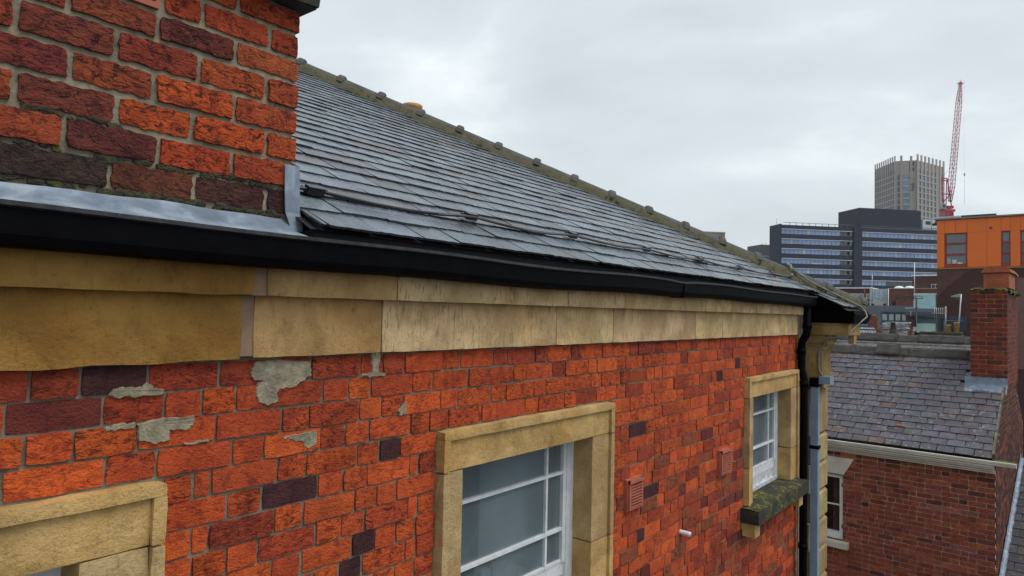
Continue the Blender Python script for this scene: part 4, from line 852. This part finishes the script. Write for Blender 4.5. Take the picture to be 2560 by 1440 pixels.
t = thing("cyan_glazed_annex", "annex with cyan glass panels and curved dark canopy left of the brown brick wall", "building", (-5.0, 52))
MB().box(-.77, -.31, .02, 3, -9, .28).build("brick_pier", "darkbrick", t); MB().box(-.31, 1.0, .5, 3, -9, .28, (.03, .05, .05, .5)).build("core", "tint", t)
MB().box(-.24, .94, .0, .05, .82, 1.74, (.33, .56, .58, .5)).build("upper_glass_panel", "tintg", t); MB().box(-.30, .98, -.02, .08, 1.74, 1.81, (.7, .72, .72, .5)).box(-.31, -.25, -.02, .08, .82, 1.74, (.6, .62, .62, .5)).build("panel_frame", "tint", t)
mb = MB(); pr = [(-.15, .30), (-.28, .34), (-.28, .58), (-.2, .72), (-.05, .80), (.4, .82), (.4, .30)]; mb.prism(pr, 'x', -.78, 1.0, (.045, .055, .075, .5)); mb.build("curved_canopy", "tintg", t)
MB().box(-.80, -.30, -.1, .5, .80, .86, (.4, .46, .5, .5)).box(-.45, -.41, -.30, -.285, .30, .62, (.4, .42, .45, .5)).build("canopy_trim", "tint", t)
MB().box(-.18, .90, .40, .44, -.80, -.17, (.46, .66, .58, .5)).build("lower_glass_panel", "tintg", t); MB().box(-.31, 1.0, .38, .42, -.17, .28, (.10, .17, .18, .5)).box(-.31, -.18, .38, .45, -.9, -.17, (.06, .13, .12, .5)).box(.90, 1.0, .38, .45, -.9, -.17, (.12, .09, .08, .5)).build("glass_surround", "tint", t)

t = thing("grey_clad_block", "low blue-grey clad block with a strip of four pale windows", "building", (-10.2, 70))
MB().box(-3.5, 3.4, .0, 8, -9, 1.32, (.155, .185, .225, .5)).build("cladding", "tint", t)
MB().box(-.25, 1.95, -.10, -.002, .66, .76, (.07, .09, .12, .5)).box(-.25, 1.95, -.06, -.001, -.16, -.08, (.07, .09, .12, .5)).box(-2.4, 2.2, -.08, -.002, -.40, -.28, (.06, .08, .11, .5)).build("window_trim", "tint", t)
for i in range(4): f_ = MB().box(-.18+.53*i, -.18+.53*i+.50, -.05, .0, -.08, .62, (.05, .075, .10, .5)).build("window", "tint", t); MB().box(-.12+.53*i, -.12+.53*i+.38, -.07, -.051, -.02, .54, (.40, .46, .44, .5)).build("pane", "tintg", f_)
MB().box(-3.4, -2.3, -.09, -.003, .1, .62, (.03, .04, .04, .5)).build("dark_window", "tintg", t)
MB().box(-2.4, 2.2, -.07, -.001, -.62, -.40, (.20, .26, .36, .5)).build("blue_band", "tint", t)
t = thing("low_brick_terrace", "long brown brick block with white-framed windows below the dark office", "building", (-20, 110))
MB().box(-14, 1.15, 0, 9, -9, 4.55).build("wall", "darkbrick", t); MB().box(-14, 1.15, -.15, 9, 4.55, 4.75, (.62, .64, .66, .5)).build("white_coping", "tint", t)
for (a_, b_, n_) in ((-2.2, .2, 3), (.5, 1.15, 1), (-6.5, -4.1, 3)):
    wd = (b_-a_)/n_
    for i in range(n_):
        f_ = MB().box(a_+wd*i, a_+wd*(i+1)-.05, -.08, -.001, 2.45, 3.8, (.62, .63, .62, .5)).build("window", "tint", t)
        for zz in ((2.55, 3.1), (3.18, 3.7)): MB().box(a_+wd*i+.08, a_+wd*(i+1)-.13, -.1, -.081, zz[0], zz[1], (.03, .04, .055, .5) if zz[0] < 3 else (.20, .23, .22, .5)).build("pane", "tintg", f_)
MB().tube([(-.35+.7, -.2, -2), (.35, -.2, 4.6)], .06, 6).tube([(-3.1, -.2, -2), (-3.1, -.2, 4.6)], .06, 6).build("drain_pipe", "clay", t)
t = thing("white_panel_block", "pale grey rendered wall with bluish streaked panels between brick blocks", "building", (-17.6, 109))
mb = MB(); mb.box(-1.25, 1.2, 0, 8, -9, 4.45, (.44, .46, .46, .5)); mb.build("wall", "tint", t)
for i in range(4): MB().box(-1.2+.62*i, -.68+.62*i, -.06, -.001, 2.9+.25*(i % 2), 4.3, (.42, .50, .60, .5)).build("panel", "tint", t)
for x in (-.8, .75): MB().tube([(x, -.5, 1.95), (x, -.5, 2.3), (x, -.5, 2.33)], [.12, .18, .2], 8).build("planter", "cap", t)
t = thing("red_brick_hall", "plain red brick block with white roof domes and a thin coping", "building", (-13.5, 108))
MB().box(-2.9, 5, 0, 8, -9, 4.4).build("wall", "midbrick", t); MB().box(-2.95, 5, -.1, 8, 4.4, 4.5, (.36, .30, .28, .5)).build("coping", "tint", t)
for x in (-1.75, -.45): MB().tube([(x, 2, 4.5), (x, 2, 4.68), (x, 2, 4.84), (x, 2, 4.90)], [.72, .62, .40, .05], 12).build("roof_dome", "upvc", t)
MB().tube([(-2.75, -.2, -1), (-2.75, -.2, 4.4)], .06, 6).build("drain_pipe", "upvc", t)
t = thing("tall_brick_block", "taller brown brick block with white coping under the office windows", "building", (-12.3, 114))
MB().box(-1.9, 6, 0, 10, -9, 6.5).build("wall", "darkbrick", t); MB().box(-2.0, 6, -.15, 10, 6.5, 6.68, (.60, .63, .66, .5)).build("white_coping", "tint", t)
mb = MB()
for x in (.6, 1.05, 1.5): mb.tube([(x, -.6, 2.6), (x, -.6, 5.3)], .04, 6)
for z in (2.9, 3.5, 4.1, 4.7, 5.25): mb.tube([(.5, -.6, z), (1.6, -.6, z)], .05, 6)
mb.build("access_ladder", "metal", t)

# ---- dark office block
TH = math.radians(43); ang = math.pi/2-TH
of = thing("dark_office_block", "wide black office block with six ribbons of bluish windows and a black rooftop box", "office", (-75.49, 256.97), ang)
RZ = 34.4; DK = (.013, .018, .040, .5); mb = MB()       # local x runs along the front, local y goes back into the block
PIT = 3.63; Z1 = 33.0
for i in range(7):
    zt = Z1-PIT*i
    mb.box(-1.35, 80, 0, 7, zt-PIT+.0, zt-1.95, DK) if i < 6 else None
mb.box(-1.35, 80, 0, 7, Z1, RZ, DK).box(-2.0, -1.35, -.2, 7.2, -9, RZ+.25, DK).box(27.6, 31.0, -.5, 14, -9, RZ+.5, DK).box(-1.35, 80, 0, 7, -9, Z1-6*PIT, DK).box(-1.35, 80, 3.0, 7, Z1-6*PIT, Z1, (.012, .014, .02, .5))
body = mb.build("body", "tint", of)
cells = [(-1.3+1.70*i, 1.63) for i in range(17)]+[(31.2+1.70*i, 1.63) for i in range(21)]
pm = None
for i in range(6):
    zb = Z1-PIT*i-1.95
    MB().box(-1.35, 27.5, -.05, .35, zb+1.72, zb+1.95, (.50, .56, .64, .5)).box(31.0, 68, -.05, .35, zb+1.72, zb+1.95, (.50, .56, .64, .5)).build("window_head", "tint", of)
    for j, (x, wd) in enumerate(cells):
        recess = 22.0 < x < 27.5 or (i == 5 and x > 41)
        c = (.20, .30, .52, .5) if not recess else (.03, .032, .04, .5)
        if not recess and R.random() < .12: c = (.32, .40, .48, .5)
        mb = MB(); y_ = .30 if not recess else .9; mb.box(x+.03, x+wd-.04, y_, y_+.1, zb+.02, zb+1.70, c); mb.build("pane", "officeglass", of)
    MB().box(26.3, 27.4, .2, .3, zb+.02, zb+1.70, (.10, .13, .15, .5)).box(22, 27.4, .05, .12, zb, zb+.25, (.05, .06, .07, .5)).build("balcony_glass", "tintg", of)
for i in (3, 4): MB().box(11 if i == 3 else 21.5, 15 if i == 3 else 25.5, .2, .29, Z1-PIT*i-1.9, Z1-PIT*i-1.65, (.6, .62, .6, .5)).build("lit_blind", "tint", of)
mb = MB()
for x in [2+2.6*i for i in range(10)]: mb.box(x, x+.14, .1, .25, RZ, RZ+.9, (.12, .15, .17, .5))
mb.box(-.4, 27.5, .1, .25, RZ+.85, RZ+1.0, (.10, .14, .16, .5)).box(31, 70, .1, .3, RZ+.9, RZ+1.1, (.06, .09, .11, .5)).box(31, 70, .5, .6, RZ, RZ+.6, (.10, .12, .13, .5)); mb.build("roof_rail", "tint", of)
MB().box(35.0, 61.5, 7, 20, RZ, 43.3, (.012, .015, .034, .5)).build("rooftop_box", "tint", of); MB().box(31.5, 33.8, 7, 9, RZ, 38.1, DK).build("vent_box", "tint", of)
for x in (62.2, 66.2):
    a_ = MB().box(x, x+3.6, 6.8, 10, RZ+1.2, 39.8, (.55, .60, .62, .5)).build("cooling_unit", "tint", of); MB().box(x+1.2, x+3.4, 6.7, 6.79, 37.9, 39.2, (.03, .035, .04, .5)).build("grille", "tint", a_)
MB().tube([(-1.6, 3, RZ), (-1.6, 3, RZ+2.6), (-1.2, 3, RZ+2.7)], .06, 6).build("lamp_pole", "metal", of)
t = thing("dark_rear_block", "low dark grey metal-clad block left of the black office", "building", (-91.8, 282.6), math.radians(52))
MB().box(-1, 12, 0, 10, -9, 30.1, (.075, .085, .095, .5)).build("cladding", "tint", t); MB().box(-.9, 12, -.1, 0-.001, 25, 25.6, (.2, .23, .25, .5)).build("rail", "tint", t)
MB().tube([(1.5, 3, 30.1), (1.5, 3, 31.3)], .12, 6).tube([(3.2, 3, 30.1), (3.2, 3, 31.5)], .12, 6).build("flue", "metal", t)
t = thing("brown_far_tower", "square brown apartment tower peeping over the hip tiles", "tower", (-172.2, 435), math.radians(45))
MB().box(-10, 0, 0, 12, -9, 55.5, (.28, .17, .13, .5)).box(0.001, 5, .2, 12, -9, 55.4, (.26, .17, .13, .5)).box(-10.1, 5.1, -.15, 12, 55.5, 56.2, (.33, .30, .28, .5)).build("body", "tint", t)
for i in range(3):
    for x in (-3.6, -1.7): MB().box(x, x+1.3, -.2, -.01, 51.6-3.2*i, 53.8-3.2*i, (.20, .24, .30, .5)).build("window", "tintg", t)
    for x in (.8, 2.4): MB().box(x, x+.9, -.05, .19, 51.6-3.2*i, 53.8-3.2*i, (.08, .08, .09, .5)).build("window", "tintg", t)

# ---- pale tower with crown of fins
tw = thing("finned_tower", "tall pale grey-brown tower with a crown of square fins beside the red crane", "tower", (-51.2, 389.6))
def L2(p): return V((p[0]+51.2, p[1]-389.6, 0))
A_, B_, C_, D_ = L2((-72.3, 402.3)), L2((-60.4, 386.1)), L2((-51.2, 389.6)), L2((-42.8, 414.3))
E_ = D_+(A_-B_)*1.2; TC = (.34, .305, .28, .5); TOP = 80.6
mb = MB(); ring = [A_, B_, C_, D_, E_]; n = 5
mb.add([(p.x, p.y, -9) for p in ring]+[(p.x, p.y, TOP) for p in ring], [(i, (i+1) % n, n+(i+1) % n, n+i) for i in range(n)]+[tuple(range(n, 2*n))], TC); mb.build("shell", "tint", tw)
def face(P, Q, bays, skip, z_top, fin_h, fin_w=.75, ww=.62):
    d = (Q-P); Ln = d.length; d.normalize(); nrm = V((d.y, -d.x, 0)); bw = Ln/bays
    for k in range(bays+1):
        fm = MB(); w_ = fin_w; O = P+d*(bw*k-w_/2); fm.obox(O+V((0, 0, -9)), d*w_, nrm*.35, V((0, 0, z_top+9+fin_h)), tintc(TC[:3], .04)); fm.build("fin", "tint", tw)
    wm = sm = None
    for k in range(bays):
        if k in skip: continue
        for r_ in range(11):
            zt = z_top-4.0-3.05*r_; O = P+d*(bw*k+fin_w/2+.05)
            if wm is None:
                q = MB(); q.obox(V((0, 0, -2.35)), d*(bw-fin_w-.1), nrm*.08, V((0, 0, 2.35)), (.085, .11, .14, .5)); wm = q.build("window", "officeglass", tw, dz=0)
                q = MB(); q.obox(V((0, 0, -2.75)), d*(bw-fin_w-.1), nrm*.42, V((0, 0, .34)), (.55, .56, .56, .5)); sm = q.build("window_sill", "tint", tw, dz=0)
                q = MB(); q.obox(d*(.25 if bw > 2 else .2)+V((0, 0, -2.35)), d*.3, nrm*.2, V((0, 0, 2.35)), (.30, .29, .28, .5)); jm = q.build("window_mullion", "tint", tw, dz=0)
                objs = (wm, sm, jm)
            else: objs = (copy_of(wm, tw), copy_of(sm, tw), copy_of(jm, tw))
            for o in objs: o.location = O+V((0, 0, zt+Z0))
face(A_, B_, 9, (), 80.0, 3.2, .8); face(C_, D_, 7, (5,), 80.2, 3.4, 1.35)
d = (C_-B_).normalized(); nrm = V((d.y, -d.x, 0)); Lb = (C_-B_).length
for k, (s, hh) in enumerate(((2.2, 3.2), (6.6, 2.8))): MB().obox(B_+d*s+V((0, 0, -9)), d*1.0, nrm*.3, V((0, 0, TOP+9+hh-.6)), TC).build("fin", "tint", tw)
for r_ in range(10):
    zt = 73.5-3.05*r_; MB().obox(B_+d*3.5+V((0, 0, zt-2.6)), d*2.5, nrm*.1, V((0, 0, 2.4)), (.13, .20, .27, .5)).build("window", "officeglass", tw); MB().obox(B_+d*3.4+V((0, 0, zt-3.0)), d*2.7, nrm*.25, V((0, 0, .36)), (.55, .56, .56, .5)).build("window_sill", "tint", tw)
    MB().obox(B_+d*1.0+V((0, 0, zt-2.6)), d*1.1, nrm*.1, V((0, 0, 2.4)), (.06, .065, .07, .5)).build("window", "officeglass", tw)
MB().obox(B_+d*6.3+V((0, 0, 75.2)), d*2.2, nrm*.1, V((0, 0, 4.6)), (.10, .085, .08, .5)).build("dark_loggia", "tint", tw); MB().obox(B_+d*6.6+V((0, 0, 77.2)), d*1.6, nrm*.2, V((0, 0, .3)), (.8, .8, .78, .5)).build("strip_light", "tint", tw)
mb = MB(); 
for a_ in range(5): an_ = a_*math.pi/5; c_ = B_+d*7.5+V((0, 0, 71.5))+nrm*.3; dv = d*math.cos(an_)+V((0, 0, 1))*math.sin(an_); mb.obox(c_-dv*1.0-d*.1, dv*2.0, d*.2, nrm*.06, (.50, .36, .04, .5))
mb.build("yellow_emblem", "tint", tw)
fc = bpy.data.curves.new("sign_text", 'FONT'); fc.body = "hub"; fc.size = 2.6; fc.extrude = .04; fc.materials.append(bpy.data.materials["painted_surface"])
fo = bpy.data.objects.new("sign_letters", fc); col.objects.link(fo); bpy.context.view_layer.update()
dg = bpy.context.evaluated_depsgraph_get(); me = bpy.data.meshes.new_from_object(fo.evaluated_get(dg)); bpy.data.objects.remove(fo)
at = me.attributes.new("tint", 'FLOAT_COLOR', 'POINT'); at.data.foreach_set("color", [.05, .04, .14, .5]*len(me.vertices)); me.materials.clear(); me.materials.append(M["tint"])
so2 = bpy.data.objects.new("sign_letters", me); col.objects.link(so2); so2.parent = tw
q = B_+d*8.4+nrm*.35; so2.matrix_local = Matrix.Translation((q.x, q.y, 65.2+Z0)) @ Matrix((V((0, 0, 1)), -d, nrm)).transposed().to_4x4()

# ---- red luffing crane
cr_ = thing("luffing_crane", "red luffing tower crane with a near-vertical lattice jib", "crane", (-34.2, 353.7))
CRD = (.42, .03, .07, .5); ex_ = V((.78, .625, 0)); ey_ = V((-.625, .78, 0))
def lattice(mb, P, Q, w0, w1, n, r, c):
    P, Q = V(P), V(Q); d = (Q-P).normalized(); s1 = (ex_-d*ex_.dot(d)).normalized(); s2 = d.cross(s1)
    cor = [(s1*a_+s2*b_) for a_, b_ in ((-1, -1), (1, -1), (1, 1), (-1, 1))]
    for c_ in cor: mb.tube([P+c_*w0/2, Q+c_*w1/2], r, 5, c)
    for i in range(n):
        f0, f1 = i/n, (i+1)/n; wa, wb = w0+(w1-w0)*f0, w0+(w1-w0)*f1
        for k in range(4): a_, b_ = (k, (k+1) % 4) if i % 2 else ((k+1) % 4, k); mb.tube([P+(Q-P)*f0+cor[a_]*wa/2, P+(Q-P)*f1+cor[b_]*wb/2], r*.55, 4, c); mb.tube([P+(Q-P)*f1+cor[k]*wb/2, P+(Q-P)*f1+cor[(k+1) % 4]*wb/2], r*.5, 4, c)
mb = MB(); lattice(mb, (0, 0, -9), (0, 0, 49), 2.4, 2.4, 22, .16, (.45, .05, .08, .5)); mb.build("mast", "tint", cr_)
J0 = V((0, 0, 53))+ex_*.6; J1 = V((0, 0, 107))+ex_*5.4
JA = J0+(J1-J0)*.12; JB = J0+(J1-J0)*.82
mb = MB(); lattice(mb, J0, JA, .9, 1.9, 4, .15, CRD); lattice(mb, JA, JB, 1.9, 1.7, 22, .12, (.45, .07, .12, .5)); lattice(mb, JB, J1, 1.7, .7, 7, .12, CRD); mb.build("jib", "tint", cr_)
mb = MB(); mb.obox(J1-ex_*.9-V((0, 0, .6)), ex_*2.4, ey_*1.2, V((0, 0, .15)), (.4, .38, .40, .5)); mb.tube([J1, J1+V((0, 0, 1.2))], .1, 5, (.6, .6, .62, .5))
for s in (-.9, .3, 1.5): mb.tube([J1+ex_*s-V((0, 0, .6)), J1+ex_*s+V((0, 0, .9))], .06, 4, (.55, .55, .57, .5))
mb.build("jib_head_platform", "tint", cr_)
mb = MB()
for a_, b_ in (((-2.2, 49.5), (-3.2, 63.5)), ((1.4, 50), (-.6, 63.5)), ((-3.2, 63.5), (-.6, 63.5)), ((-3.2, 62.6), (-.6, 62.6)), ((-2.6, 56.5), (.6, 56.5)), ((-2.4, 53), (1.0, 56.5)), ((-1.2, 50), (-.9, 63))): mb.tube([ex_*a_[0]+V((0, 0, a_[1])), ex_*b_[0]+V((0, 0, b_[1]))], .24, 5, CRD)
mb.build("a_frame", "tint", cr_)
mb = MB(); mb.obox(ex_*-3.4-ey_*1.2+V((0, 0, 48.6)), ex_*5.6, ey_*2.4, V((0, 0, 1.0)), CRD); mb.obox(ex_*-2.2-ey_*1+V((0, 0, 46.6)), ex_*3.8, ey_*2, V((0, 0, 2.0)), CRD); mb.obox(ex_*-1.0-ey_+V((0, 0, 50)), ex_*2.6, ey_*2, V((0, 0, 1.2)), CRD); mb.obox(ex_*-3.4-ey_+V((0, 0, 46.6)), ex_*1.2, ey_*2, V((0, 0, 2.0)), (.3, .12, .14, .5)); mb.build("slewing_deck", "tint", cr_)
mb = MB(); mb.obox(ex_*-4.0-ey_*1.6+V((0, 0, 49.7)), ex_*1.9, ey_*2, V((0, 0, 2.2)), (.36, .36, .37, .5)); mb.obox(ex_*-3.6-ey_*1.75+V((0, 0, 50.3)), ex_*1.0, ey_*.1, V((0, 0, 1.1)), (.03, .04, .05, .5)); mb.build("cab", "tint", cr_)
MB().tube([J0+(J1-J0)*.30-ex_*.9, ex_*-3.0+V((0, 0, 63.5))], .05, 4, (.3, .25, .28, .5)).build("luffing_cable", "tint", cr_)
HX = J1+ex_*1.6
MB().tube([HX, V((HX.x, HX.y, 66))], .022, 4, (.5, .5, .52, .5)).tube([V((HX.x, HX.y, 65)), V((HX.x, HX.y, 52))], .06, 4, (.35, .36, .38, .5)).obox(V((HX.x-.3, HX.y-.2, 64.8)), V((.6, 0, 0)), V((0, .4, 0)), V((0, 0, 1.2)), (.5, .5, .5, .5)).build("hook_cable", "tint", cr_)

# ---- thin damp air over the city
hz = MB(); hz.box(-400, 120, -40, 620, -10.5, 118)
ho = hz.build("haze", "tint"); ho["kind"] = "stuff"; ho.data.materials.clear()
hm = bpy.data.materials.new("damp_air"); hm.use_nodes = True; ht = hm.node_tree; ht.nodes.remove(ht.nodes["Principled BSDF"])
pv = ht.nodes.new("ShaderNodeVolumePrincipled"); pv.inputs['Color'].default_value = (.84, .90, .95, 1); pv.inputs['Density'].default_value = .00013; pv.inputs['Anisotropy'].default_value = .2
ht.links.new(pv.outputs[0], ht.nodes["Material Output"].inputs['Volume']); ho.data.materials.append(hm)
